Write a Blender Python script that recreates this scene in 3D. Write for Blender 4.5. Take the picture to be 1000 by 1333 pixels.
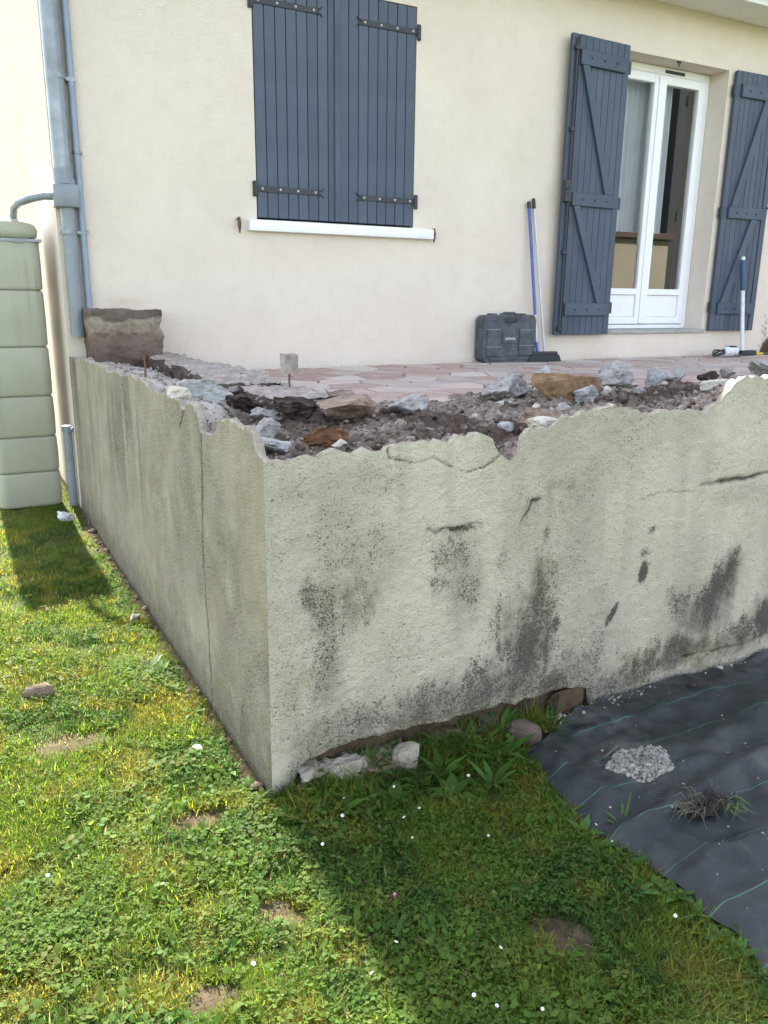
import bpy, bmesh, math, random
import numpy as np
from mathutils import Vector, Matrix, noise as mnoise

for o in list(bpy.data.objects): bpy.data.objects.remove(o)
S = bpy.context.scene
COL = S.collection
R = math.radians
rng = np.random.default_rng(7)
random.seed(7)

# ------------------------------------------------------------------ camera
F_PX, YAW, PITCH, ROLL, CAM_H = 1052.56, R(28.1156), R(14.9311), R(0.6945), 1.36
_fw = np.array([math.sin(YAW)*math.cos(PITCH), math.cos(YAW)*math.cos(PITCH), -math.sin(PITCH)])
_r0 = np.array([math.cos(YAW), -math.sin(YAW), 0.0]); _u0 = np.cross(_r0, _fw)
_r = math.cos(ROLL)*_r0 + math.sin(ROLL)*_u0
_u = -math.sin(ROLL)*_r0 + math.cos(ROLL)*_u0
cam = bpy.data.cameras.new('camera'); cam_o = bpy.data.objects.new('camera', cam); COL.objects.link(cam_o)
cam.sensor_fit = 'HORIZONTAL'; cam.sensor_width = 36.0; cam.lens = 36.0*F_PX/1000.0
cam.clip_start = 0.05; cam.clip_end = 2000
M = Matrix.Identity(4)
for i in range(3):
    M[i][0], M[i][1], M[i][2] = _r[i], _u[i], -_fw[i]
M[2][3] = CAM_H
cam_o.matrix_world = M
S.camera = cam_o
S.render.resolution_x, S.render.resolution_y = 768, 1024

# ------------------------------------------------------------------ sky, sun, exposure
SUN_EL, SUN_AZ = 42.0, 0.35        # sun stands behind the house, AZ degrees from +Y towards +X
W = bpy.data.worlds.new('World'); S.world = W; W.use_nodes = True
nt = W.node_tree; nt.nodes.clear()
wo = nt.nodes.new('ShaderNodeOutputWorld'); bg = nt.nodes.new('ShaderNodeBackground'); sky = nt.nodes.new('ShaderNodeTexSky')
sky.sky_type = 'NISHITA'; sky.sun_disc = False; sky.sun_elevation = R(SUN_EL); sky.sun_rotation = R(SUN_AZ)
sky.air_density = 1.0; sky.dust_density = 1.0; sky.ozone_density = 0.3
bg.inputs['Strength'].default_value = 0.12
hz_ = nt.nodes.new('ShaderNodeHueSaturation'); hz_.inputs['Saturation'].default_value = 0.50; hz_.inputs['Value'].default_value = 1.08     # milky, hazy air
nt.links.new(sky.outputs[0], hz_.inputs['Color']); nt.links.new(hz_.outputs[0], bg.inputs[0]); nt.links.new(bg.outputs[0], wo.inputs[0])
sl = bpy.data.lights.new('sun', 'SUN'); sl.energy = 5.0; sl.angle = R(0.6); sl.color = (1.0, 0.94, 0.84)
so = bpy.data.objects.new('sun', sl); COL.objects.link(so)
_sd = Vector((math.sin(R(SUN_AZ))*math.cos(R(SUN_EL)), math.cos(R(SUN_AZ))*math.cos(R(SUN_EL)), math.sin(R(SUN_EL))))
so.rotation_euler = _sd.to_track_quat('Z', 'Y').to_euler(); so.location = _sd*30
S.view_settings.view_transform = 'Standard'; S.view_settings.look = 'None'
S.view_settings.gamma = 1.0; S.view_settings.use_curve_mapping = False
S.view_settings.exposure = 2.35

# ------------------------------------------------------------------ helpers: pixels to places
def ray(px, py):
    return _fw*F_PX + _r*(px-500.0) - _u*(py-666.5)
def onX(px, py, X): v = ray(px, py); p = v*(X/v[0]); p[2] += CAM_H; return p
def onY(px, py, Y): v = ray(px, py); p = v*(Y/v[1]); p[2] += CAM_H; return p
def onZ(px, py, Z): v = ray(px, py); p = v*((Z-CAM_H)/v[2]); p[2] += CAM_H; return p
def project(P):
    Q = P - np.array([0, 0, CAM_H]); d = Q@_fw
    d = np.where(d < 1e-3, 1e-3, d)
    return 500+F_PX*(Q@_r)/d, 666.5-F_PX*(Q@_u)/d, d

# ------------------------------------------------------------------ helpers: noise
def _hash(ix, iy, seed):
    h = (ix.astype(np.int64)*374761393 + iy.astype(np.int64)*668265263 + seed*1442695041) & 0xffffffff
    h = ((h ^ (h >> 13))*1274126177) & 0xffffffff
    h = ((h ^ (h >> 16))*2246822519) & 0xffffffff
    return ((h ^ (h >> 15)) & 0xffffff)/float(0xffffff)
def vn(x, y, seed=0):
    x = np.asarray(x, float); y = np.asarray(y, float)
    ix = np.floor(x); iy = np.floor(y); fx = x-ix; fy = y-iy
    fx = fx*fx*(3-2*fx); fy = fy*fy*(3-2*fy)
    a = _hash(ix, iy, seed); b = _hash(ix+1, iy, seed); c = _hash(ix, iy+1, seed); d = _hash(ix+1, iy+1, seed)
    return (a*(1-fx)+b*fx)*(1-fy)+(c*(1-fx)+d*fx)*fy
def fbm(x, y, seed=0, oct=4):
    s = 0; a = 0.5; t = 0
    for k in range(oct):
        s = s + a*vn(np.asarray(x)*2**k+k*17.3, np.asarray(y)*2**k-k*9.1, seed+k*31); t += a; a *= 0.5
    return s/t
def sst(e0, e1, x):
    t = np.clip((np.asarray(x, float)-e0)/(e1-e0), 0, 1); return t*t*(3-2*t)
def poly_dist(u, v, pts):
    """distance of every (u,v) to a polyline, and the parameter along it"""
    best = np.full(u.shape, 1e9)
    for (a, b), (c, d) in zip(pts[:-1], pts[1:]):
        dx, dy = c-a, d-b; L2 = dx*dx+dy*dy+1e-12
        t = np.clip(((u-a)*dx+(v-b)*dy)/L2, 0, 1)
        best = np.minimum(best, np.hypot(u-a-t*dx, v-b-t*dy))
    return best

# ------------------------------------------------------------------ helpers: objects
LOC = {}
def _link(o, parent, loc):
    COL.objects.link(o)
    if parent is not None:
        o.parent = parent
        if parent.type == 'EMPTY' or parent.name in LOC:
            o.matrix_parent_inverse = Matrix.Translation(-Vector(LOC.get(parent.name, (0, 0, 0))))
    return o
def tag(o, label=None, cat=None, group=None, kind=None):
    if label: o['label'] = label
    if cat: o['category'] = cat
    if group: o['group'] = group
    if kind: o['kind'] = kind
    return o
def thing(name, loc, label, cat, group=None):
    o = bpy.data.objects.new(name, None); o.empty_display_size = 0.1; COL.objects.link(o)
    o.location = loc; LOC[o.name] = tuple(loc)
    return tag(o, label, cat, group)
def mk(name, V, Fs, mat, parent=None, smooth=False, attrs=None, loc=None):
    """V (n,3) in world places; Fs an (m,k) array or a list of tuples; loc recentres a top-level mesh on its base"""
    V = np.asarray(V, float)
    me = bpy.data.meshes.new(name)
    off = np.array(loc) if loc is not None else np.zeros(3)
    if isinstance(Fs, np.ndarray):
        n, k = Fs.shape
        me.vertices.add(len(V)); me.vertices.foreach_set('co', (V-off).astype(np.float32).ravel())
        me.loops.add(n*k); me.loops.foreach_set('vertex_index', Fs.astype(np.int32).ravel())
        me.polygons.add(n); me.polygons.foreach_set('loop_start', np.arange(0, n*k, k, dtype=np.int32))
        me.polygons.foreach_set('loop_total', np.full(n, k, dtype=np.int32))
        me.update(calc_edges=True)
    else:
        me.from_pydata([tuple(v) for v in (V-off)], [], [tuple(int(i) for i in f) for f in Fs]); me.update()
    if smooth: me.polygons.foreach_set('use_smooth', np.ones(len(me.polygons), dtype=bool))
    if attrs:
        for an, av in attrs.items():
            av = np.asarray(av, np.float32)
            if av.ndim == 1:
                a = me.attributes.new(an, 'FLOAT', 'POINT'); a.data.foreach_set('value', av)
            else:
                a = me.attributes.new(an, 'FLOAT_COLOR', 'POINT')
                if av.shape[1] == 3: av = np.concatenate([av, np.ones((len(av), 1), np.float32)], 1)
                a.data.foreach_set('color', av.ravel())
    me.materials.append(mat)
    o = bpy.data.objects.new(name, me)
    if loc is not None: o.location = loc
    return _link(o, parent, loc)
class MB:
    """collects simple shapes into one mesh"""
    def __init__(s): s.bm = bmesh.new()
    def box(s, x0, x1, y0, y1, z0, z1, b=0.0, seg=1, rot=None, piv=None):
        r = bmesh.ops.create_cube(s.bm, size=1.0); vs = r['verts']
        for v in vs:
            v.co = Vector(((x0+x1)/2+v.co.x*(x1-x0), (y0+y1)/2+v.co.y*(y1-y0), (z0+z1)/2+v.co.z*(z1-z0)))
        if b > 0:
            es = list({e for v in vs for e in v.link_edges})
            r2 = bmesh.ops.bevel(s.bm, geom=es, offset=b, segments=seg, affect='EDGES', profile=0.5)
            vs = list({v for f in r2['faces'] for v in f.verts} | {v for v in vs if v.is_valid})
        if rot is not None: bmesh.ops.rotate(s.bm, verts=vs, cent=piv or ((x0+x1)/2, (y0+y1)/2, (z0+z1)/2), matrix=rot)
        return s
    def tube(s, pts, rad, n=12, cap=True):
        pts = [Vector(p) for p in pts]; rads = rad if isinstance(rad, (list, tuple)) else [rad]*len(pts)
        rings = []; prev = None
        for i, p in enumerate(pts):
            t = (pts[min(i+1, len(pts)-1)]-pts[max(i-1, 0)]).normalized()
            if prev is None:
                a = Vector((0, 0, 1)) if abs(t.z) < 0.9 else Vector((1, 0, 0))
                nrm = t.cross(a).normalized()
            else:
                nrm = (prev-t*prev.dot(t)).normalized()
            prev = nrm; bn = t.cross(nrm)
            rings.append([s.bm.verts.new(p+(nrm*math.cos(2*math.pi*k/n)+bn*math.sin(2*math.pi*k/n))*rads[i]) for k in range(n)])
        for a, b in zip(rings[:-1], rings[1:]):
            for k in range(n): s.bm.faces.new((a[k], a[(k+1) % n], b[(k+1) % n], b[k]))
        if cap:
            s.bm.faces.new(list(reversed(rings[0]))); s.bm.faces.new(rings[-1])
        return s
    def prism(s, pts, y0, y1, axis='y'):
        """pts outline; extruded along axis"""
        def P(a, b, c): return {'y': (a, c, b), 'z': (a, b, c), 'x': (c, a, b)}[axis]
        A = [s.bm.verts.new(P(a, b, y0)) for a, b in pts]; B = [s.bm.verts.new(P(a, b, y1)) for a, b in pts]
        n = len(pts)
        s.bm.faces.new(A); s.bm.faces.new(list(reversed(B)))
        for k in range(n): s.bm.faces.new((A[k], B[k], B[(k+1) % n], A[(k+1) % n]))
        return s
    def build(s, name, mat, parent=None, loc=None, smooth=False):
        bmesh.ops.recalc_face_normals(s.bm, faces=s.bm.faces)
        me = bpy.data.meshes.new(name)
        if loc is not None: bmesh.ops.translate(s.bm, verts=s.bm.verts, vec=-Vector(loc))
        s.bm.to_mesh(me); s.bm.free(); me.materials.append(mat)
        if smooth:
            me.polygons.foreach_set('use_smooth', np.ones(len(me.polygons), dtype=bool))
            me.set_sharp_from_angle(angle=R(40))
        o = bpy.data.objects.new(name, me)
        if loc is not None: o.location = loc
        return _link(o, parent, loc)
def rock(name, c, size, mat, seed=0, rough=0.25, cuts=5, rot=0.0, sub=3, tilt=(0, 0), attrs=None):
    """an angular broken lump, one mesh, resting with its base at c"""
    rr = random.Random(seed)
    bm = bmesh.new(); bmesh.ops.create_icosphere(bm, subdivisions=sub, radius=1.0)
    planes = []
    for k in range(cuts+4 if cuts else 0):
        n = Vector((rr.gauss(0, 1), rr.gauss(0, 1), rr.gauss(0, 0.8))).normalized(); planes.append((n, rr.uniform(0.38, 0.74)))
    sv = Vector((seed*3.1, seed*1.7, seed*0.9))
    for v in bm.verts:
        p = v.co.copy()
        for n, d in planes:
            e = p.dot(n)-d
            if e > 0: p -= n*e*0.975
        p *= 1+rough*(mnoise.fractal(p*1.7+sv, 1.0, 2.0, 3))*0.6
        p += Vector((mnoise.noise(p*7+sv), mnoise.noise(p*7+sv*2), mnoise.noise(p*7-sv)))*rough*0.14
        p += Vector((mnoise.noise(p*15+sv), mnoise.noise(p*15+sv*2), mnoise.noise(p*15-sv)))*rough*0.10
        v.co = p
    xs = [[v.co[i] for v in bm.verts] for i in range(3)]
    for v in bm.verts:
        v.co = Vector([((v.co[i]-min(xs[i]))/(max(xs[i])-min(xs[i]))-0.5)*size[i] for i in range(3)])
    bmesh.ops.rotate(bm, verts=bm.verts, cent=(0, 0, 0), matrix=Matrix.Rotation(rot, 3, 'Z') @ Matrix.Rotation(tilt[0], 3, 'X') @ Matrix.Rotation(tilt[1], 3, 'Y'))
    mz = min(v.co.z for v in bm.verts)
    for v in bm.verts: v.co.z -= mz
    me = bpy.data.meshes.new(name); bm.to_mesh(me); bm.free(); me.materials.append(mat)
    o = bpy.data.objects.new(name, me); o.location = c; COL.objects.link(o)
    return o

# ------------------------------------------------------------------ helpers: materials
def mat_new(name):
    m = bpy.data.materials.new(name); m.use_nodes = True; t = m.node_tree; t.nodes.clear()
    out = t.nodes.new('ShaderNodeOutputMaterial'); b = t.nodes.new('ShaderNodeBsdfPrincipled')
    t.links.new(b.outputs[0], out.inputs[0])
    return m, t, b
def N(t, typ, **kw):
    n = t.nodes.new(typ)
    for k, v in kw.items(): setattr(n, k, v)
    return n
def inp(t, sock, v):
    if isinstance(v, bpy.types.NodeSocket): t.links.new(v, sock)
    elif v is not None:
        if isinstance(v, (tuple, list)) and len(v) == 3 and sock.type == 'RGBA': v = (*v, 1)
        sock.default_value = v
def tnoise(t, scale, detail=4, rough=0.55, vec=None, dist=0.0):
    n = N(t, 'ShaderNodeTexNoise'); inp(t, n.inputs['Scale'], scale); inp(t, n.inputs['Detail'], detail)
    inp(t, n.inputs['Roughness'], rough); inp(t, n.inputs['Distortion'], dist)
    if vec is not None: t.links.new(vec, n.inputs['Vector'])
    return n.outputs[0]
def ramp(t, fac, stops):
    n = N(t, 'ShaderNodeValToRGB'); e = n.color_ramp.elements
    while len(e) < len(stops): e.new(0.5)
    for k, (p, c) in enumerate(stops):
        e[k].position = p; e[k].color = (*c, 1) if len(c) == 3 else c
    inp(t, n.inputs[0], fac); return n.outputs[0]
def mix(t, fac, a, b, typ='MIX'):
    n = N(t, 'ShaderNodeMix', data_type='RGBA', blend_type=typ)
    inp(t, n.inputs[0], fac); inp(t, n.inputs[6], a); inp(t, n.inputs[7], b); return n.outputs[2]
def mth(t, op, a, b=None, c=None):
    n = N(t, 'ShaderNodeMath', operation=op); inp(t, n.inputs[0], a)
    if b is not None: inp(t, n.inputs[1], b)
    if c is not None: inp(t, n.inputs[2], c)
    return n.outputs[0]
def mrange(t, v, a, b, c=0.0, d=1.0, smooth=True):
    n = N(t, 'ShaderNodeMapRange'); n.interpolation_type = 'SMOOTHSTEP' if smooth else 'LINEAR'
    inp(t, n.inputs[0], v); n.inputs[1].default_value = a; n.inputs[2].default_value = b; n.inputs[3].default_value = c; n.inputs[4].default_value = d
    return n.outputs[0]
def objco(t): return N(t, 'ShaderNodeTexCoord').outputs['Object']
def attr(t, name, col=False): return N(t, 'ShaderNodeAttribute', attribute_name=name).outputs['Color' if col else 'Fac']
def bump(t, b, h, strength=0.5, dist=0.01, prev=None):
    n = N(t, 'ShaderNodeBump'); n.inputs['Strength'].default_value = strength; n.inputs['Distance'].default_value = dist
    t.links.new(h, n.inputs['Height'])
    if prev is not None: t.links.new(prev, n.inputs['Normal'])
    t.links.new(n.outputs[0], b.inputs['Normal']); return n.outputs[0]
def plain(name, col, rough=0.6, var=0.15, scale=20.0, bs=0.0, bscale=80.0, metal=0.0, spec=0.5, bd=0.004):
    """colour with blotches of wear and a fine relief"""
    m, t, b = mat_new(name); co = objco(t)
    n = tnoise(t, scale, 5, 0.6, co)
    dk = tuple(c*(1-var) for c in col); lt = tuple(min(1, c*(1+var)) for c in col)
    t.links.new(ramp(t, n, [(0.3, dk), (0.7, lt)]), b.inputs['Base Color'])
    b.inputs['Roughness'].default_value = rough; b.inputs['Metallic'].default_value = metal
    b.inputs['Specular IOR Level'].default_value = spec
    if bs > 0: bump(t, b, tnoise(t, bscale, 4, 0.6, co), bs, bd)
    return m

# house render: cream, fine grain, faint damp blotches; attribute "stain" carries the dirt runs
def m_house():
    m, t, b = mat_new('cream_render'); co = objco(t)
    n1 = tnoise(t, 1.3, 4, 0.6, co); n2 = tnoise(t, 9, 5, 0.65, co)
    c = ramp(t, n1, [(0.3, (0.70, 0.62, 0.535)), (0.7, (0.765, 0.685, 0.60))])
    c = mix(t, mrange(t, n2, 0.45, 0.8, 0, 0.28), c, (0.58, 0.515, 0.42))
    sp = tnoise(t, 160, 3, 0.6, co)
    c = mix(t, mrange(t, sp, 0.62, 0.75, 0, 0.35), c, (0.42, 0.38, 0.31))
    st = attr(t, 'stain')
    fac = mrange(t, mth(t, 'ADD', mth(t, 'MULTIPLY', st, 1.25), mth(t, 'MULTIPLY', mth(t, 'SUBTRACT', tnoise(t, 35, 6, 0.7, co), 0.5), 1.5)), 0.35, 0.9, 0, 1)
    fac = mth(t, 'MULTIPLY', fac, mrange(t, st, 0.02, 0.2))
    c = mix(t, fac, c, (0.075, 0.05, 0.035))
    yl = attr(t, 'yellow')
    c = mix(t, mth(t, 'MULTIPLY', yl, 0.75), c, (0.52, 0.42, 0.26))
    t.links.new(c, b.inputs['Base Color']); b.inputs['Roughness'].default_value = 0.92; b.inputs['Specular IOR Level'].default_value = 0.2
    vo = N(t, 'ShaderNodeTexVoronoi'); inp(t, vo.inputs['Scale'], 130.0); t.links.new(co, vo.inputs['Vector'])
    h = mth(t, 'ADD', tnoise(t, 170, 4, 0.65, co), mth(t, 'MULTIPLY', vo.outputs['Distance'], 0.6))
    bump(t, b, h, 0.9, 0.006)
    return m
def m_tank():
    m, t, b = mat_new('green_tank_plastic'); co = objco(t)
    mp = N(t, 'ShaderNodeMapping'); mp.inputs['Scale'].default_value = (14, 14, 1.2); t.links.new(co, mp.inputs[0])
    c = ramp(t, tnoise(t, 2.0, 4, .6, co), [(.3, (.31, .315, .24)), (.7, (.37, .37, .29))])
    c = mix(t, mrange(t, tnoise(t, 1.0, 5, .65, mp.outputs[0]), .5, .78, 0, .55), c, (.20, .195, .135))
    c = mix(t, mrange(t, tnoise(t, 30, 6, .75, co), .58, .8, 0, .4), c, (.22, .20, .15))
    t.links.new(c, b.inputs['Base Color']); b.inputs['Roughness'].default_value = .6
    bump(t, b, tnoise(t, 120, 4, .6, co), .15, .002)
    return m
# retaining wall render: roughcast, mildew in the pits; "stain", "edge", "moss" attributes
def m_roughcast():
    m, t, b = mat_new('roughcast_render'); co = objco(t)
    n1 = tnoise(t, 3.0, 5, 0.6, co)
    c = ramp(t, n1, [(0.3, (0.69, 0.635, 0.505)), (0.7, (0.79, 0.735, 0.60))])
    
    n2 = tnoise(t, 26, 6, 0.7, co)
    c = mix(t, mrange(t, n2, 0.5, 0.75, 0, 0.35), c, (0.82, 0.77, 0.645))
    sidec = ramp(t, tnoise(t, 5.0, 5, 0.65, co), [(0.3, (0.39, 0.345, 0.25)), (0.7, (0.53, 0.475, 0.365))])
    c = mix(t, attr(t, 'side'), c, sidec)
    moss = attr(t, 'moss')
    c = mix(t, mth(t, 'MULTIPLY', moss, mrange(t, tnoise(t, 14, 5, 0.7, co), 0.35, 0.65)), c, (0.20, 0.185, 0.075))
    gr = tnoise(t, 210, 4, 0.65, co)              # grain
    gr2 = tnoise(t, 105, 5, 0.75, co)
    st = attr(t, 'stain')
    # mildew first fills the pits between the grains, then everything
    lev = mth(t, 'ADD', mth(t, 'MULTIPLY', mth(t, 'SUBTRACT', gr, 0.5), 1.3), mth(t, 'MULTIPLY', mth(t, 'SUBTRACT', gr2, 0.5), 1.9))
    fac = mrange(t, mth(t, 'ADD', st, lev), 0.36, 0.62, 0, 0.88)
    c = mix(t, fac, c, (0.062, 0.060, 0.052))
    c = mix(t, mth(t, 'MULTIPLY', st, 0.45), c, (0.13, 0.125, 0.105))
    gm = attr(t, 'grime')
    c = mix(t, mth(t, 'MULTIPLY', gm, mrange(t, tnoise(t, 24, 6, 0.75, co), 0.25, 0.7, 0.55, 1.0)), c, (0.125, 0.115, 0.098))
    ed = attr(t, 'edge')
    c = mix(t, ed, c, ramp(t, tnoise(t, 60, 4, 0.7, co), [(0.3, (0.40, 0.345, 0.28)), (0.7, (0.62, 0.56, 0.475))]))
    ck = attr(t, 'crack')
    c = mix(t, ck, c, (0.035, 0.034, 0.026))
    t.links.new(c, b.inputs['Base Color']); b.inputs['Roughness'].default_value = 0.95; b.inputs['Specular IOR Level'].default_value = 0.15
    vo = N(t, 'ShaderNodeTexVoronoi'); inp(t, vo.inputs['Scale'], 150.0); t.links.new(co, vo.inputs['Vector'])
    h = mth(t, 'ADD', gr, mth(t, 'ADD', mth(t, 'MULTIPLY', gr2, 0.9), mth(t, 'MULTIPLY', vo.outputs['Distance'], 0.7)))
    h = mth(t, 'MULTIPLY', h, mth(t, 'SUBTRACT', 1.0, mth(t, 'MULTIPLY', attr(t, 'side'), 0.05)))
    bump(t, b, h, 0.95, 0.0075)
    return m
def m_rubble():
    m, t, b = mat_new('rubble'); co = objco(t)
    n = tnoise(t, 45, 6, 0.7, co)
    lt = ramp(t, n, [(0.28, (0.10, 0.072, 0.056)), (0.48, (0.30, 0.24, 0.20)), (0.62, (0.44, 0.38, 0.33)), (0.78, (0.64, 0.58, 0.52))])
    dk = ramp(t, tnoise(t, 60, 6, 0.75, co), [(0.3, (0.024, 0.015, 0.011)), (0.6, (0.095, 0.058, 0.042)), (0.8, (0.30, 0.225, 0.18))])
    c = mix(t, attr(t, 'dirt'), lt, dk)
    wh = ramp(t, tnoise(t, 30, 6, 0.7, co), [(0.3, (0.36, 0.32, 0.28)), (0.65, (0.66, 0.61, 0.56))])
    c = mix(t, attr(t, 'white'), c, wh)
    t.links.new(c, b.inputs['Base Color']); b.inputs['Roughness'].default_value = 0.95; b.inputs['Specular IOR Level'].default_value = 0.15
    bump(t, b, mth(t, 'ADD', tnoise(t, 90, 6, 0.75, co), tnoise(t, 300, 3, 0.6, co)), 0.9, 0.012)
    return m
def m_rock(name, a, bcol, c, scale=22, rel=0.8):
    m, t, b = mat_new(name); co = objco(t)
    n = tnoise(t, scale, 6, 0.72, co)
    col = ramp(t, n, [(0.28, a), (0.5, bcol), (0.75, c)])
    sp = tnoise(t, 170, 3, 0.7, co)
    col = mix(t, mrange(t, sp, 0.58, 0.7, 0, 0.6), col, tuple(x*0.35 for x in bcol))
    t.links.new(col, b.inputs['Base Color']); b.inputs['Roughness'].default_value = 0.95; b.inputs['Specular IOR Level'].default_value = 0.15
    bump(t, b, mth(t, 'ADD', tnoise(t, 60, 6, 0.75, co), mth(t, 'MULTIPLY', tnoise(t, 220, 3, 0.6, co), 0.6)), rel, 0.012)
    return m
def m_soil():
    m, t, b = mat_new('soil'); co = objco(t)
    n = tnoise(t, 18, 7, 0.7, co)
    c = ramp(t, n, [(0.3, (0.05, 0.036, 0.024)), (0.55, (0.125, 0.092, 0.062)), (0.8, (0.23, 0.18, 0.13))])
    far = mrange(t, tnoise(t, 0.6, 4, 0.6, co), 0.3, 0.7)
    g = mix(t, far, (0.065, 0.100, 0.022), (0.095, 0.125, 0.030))
    c = mix(t, attr(t, 'green'), c, g)
    t.links.new(c, b.inputs['Base Color']); b.inputs['Roughness'].default_value = 0.97; b.inputs['Specular IOR Level'].default_value = 0.1
    bump(t, b, tnoise(t, 110, 6, 0.75, co), 0.9, 0.012)
    return m
def m_leaf(name, trans=0.56, rough=0.6):
    m = bpy.data.materials.new(name); m.use_nodes = True; t = m.node_tree; t.nodes.clear()
    out = N(t, 'ShaderNodeOutputMaterial'); b = N(t, 'ShaderNodeBsdfPrincipled'); tr = N(t, 'ShaderNodeBsdfTranslucent'); ms = N(t, 'ShaderNodeMixShader')
    c = attr(t, 'tint', True)
    t.links.new(c, b.inputs['Base Color']); b.inputs['Roughness'].default_value = rough; b.inputs['Specular IOR Level'].default_value = 0.12
    hs = N(t, 'ShaderNodeHueSaturation'); hs.inputs['Saturation'].default_value = 1.1; hs.inputs['Value'].default_value = 1.7; hs.inputs['Hue'].default_value = 0.488
    t.links.new(c, hs.inputs['Color']); t.links.new(hs.outputs[0], tr.inputs[0])
    ms.inputs[0].default_value = trans
    t.links.new(b.outputs[0], ms.inputs[1]); t.links.new(tr.outputs[0], ms.inputs[2]); t.links.new(ms.outputs[0], out.inputs[0])
    return m
def m_fabric():
    m, t, b = mat_new('woven_weed_fabric'); co = objco(t)
    n = tnoise(t, 7, 5, 0.65, co)
    c = ramp(t, n, [(0.3, (0.014, 0.017, 0.018)), (0.7, (0.030, 0.035, 0.037))])
    ds = tnoise(t, 60, 6, 0.75, co)
    c = mix(t, mrange(t, ds, 0.56, 0.78, 0, 0.55), c, (0.10, 0.098, 0.095))
    c = mix(t, mth(t, 'MULTIPLY', attr(t, 'dust'), mrange(t, tnoise(t, 14, 5, 0.7, co), 0.35, 0.7)), c, (0.13, 0.125, 0.12))
    # green guide threads every 14.7 cm, woven in
    v = attr(t, 'lane'); fr = mth(t, 'ABSOLUTE', mth(t, 'SUBTRACT', mth(t, 'FRACT', mth(t, 'DIVIDE', v, 0.147)), 0.5))
    ln = mrange(t, fr, 0.007, 0.013, 1, 0)
    ln = mth(t, 'MULTIPLY', ln, mrange(t, tnoise(t, 5, 3, 0.6, co), 0.3, 0.55, 0.35, 1.0))
    c = mix(t, mth(t, 'MULTIPLY', ln, .8), c, (0.05, 0.17, 0.13))
    t.links.new(c, b.inputs['Base Color']); b.inputs['Roughness'].default_value = 0.55; b.inputs['Specular IOR Level'].default_value = 0.35
    wv = N(t, 'ShaderNodeTexChecker'); inp(t, wv.inputs['Scale'], 420.0); t.links.new(co, wv.inputs['Vector'])
    p = bump(t, b, wv.outputs['Fac'], 0.2, 0.001)
    bump(t, b, tnoise(t, 22, 5, 0.7, co), 0.35, 0.012, p)
    return m
def m_paving():
    m, t, b = mat_new('crazy_paving_stone'); co = objco(t)
    oi = N(t, 'ShaderNodeObjectInfo').outputs['Random']
    c = ramp(t, oi, [(0.0, (0.34, 0.215, 0.18)), (0.2, (0.45, 0.33, 0.285)), (0.4, (0.40, 0.34, 0.315)), (0.6, (0.52, 0.425, 0.37)), (0.8, (0.31, 0.195, 0.165)), (1.0, (0.56, 0.50, 0.46))])
    n = tnoise(t, 9, 6, 0.7, co)
    c = mix(t, mrange(t, n, 0.42, 0.72, 0, 0.6), c, (0.52, 0.44, 0.39))
    c = mix(t, mrange(t, tnoise(t, 2.2, 4, 0.6, co), 0.5, 0.75, 0, 0.5), c, (0.27, 0.21, 0.185))
    t.links.new(c, b.inputs['Base Color']); b.inputs['Roughness'].default_value = 0.75
    bump(t, b, tnoise(t, 40, 6, 0.7, co), 0.5, 0.006)
    return m
def m_shutter():
    m, t, b = mat_new('slate_grey_paint'); co = objco(t)
    n = tnoise(t, 3, 4, 0.6, co)
    c = ramp(t, n, [(0.3, (0.044, 0.062, 0.099)), (0.7, (0.058, 0.079, 0.120))])
    mp = N(t, 'ShaderNodeMapping'); mp.inputs['Scale'].default_value = (60, 60, 3); t.links.new(co, mp.inputs[0])
    g = tnoise(t, 1.0, 5, 0.65, mp.outputs[0])
    c = mix(t, mrange(t, g, 0.5, 0.8, 0, 0.3), c, (0.034, 0.047, 0.070))
    c = mix(t, mrange(t, tnoise(t, 24, 6, 0.75, co), 0.62, 0.8, 0, 0.35), c, (0.12, 0.13, 0.145))
    rv = N(t, 'ShaderNodeObjectInfo').outputs['Random']
    c = mix(t, 1.0, c, ramp(t, rv, [(0, (.86, .87, .88)), (1, (1.12, 1.1, 1.08))]), 'MULTIPLY')
    t.links.new(c, b.inputs['Base Color']); t.links.new(mrange(t, tnoise(t, 5, 4, .6, co), .3, .7, .42, .62), b.inputs['Roughness'])
    bump(t, b, g, 0.15, 0.002)
    return m
def m_glass():
    m, t, b = mat_new('pane_glass')
    b.inputs['Base Color'].default_value = (0.95, 0.97, 0.97, 1); b.inputs['Roughness'].default_value = 0.0
    b.inputs['Transmission Weight'].default_value = 1.0; b.inputs['IOR'].default_value = 1.75
    return m
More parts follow.
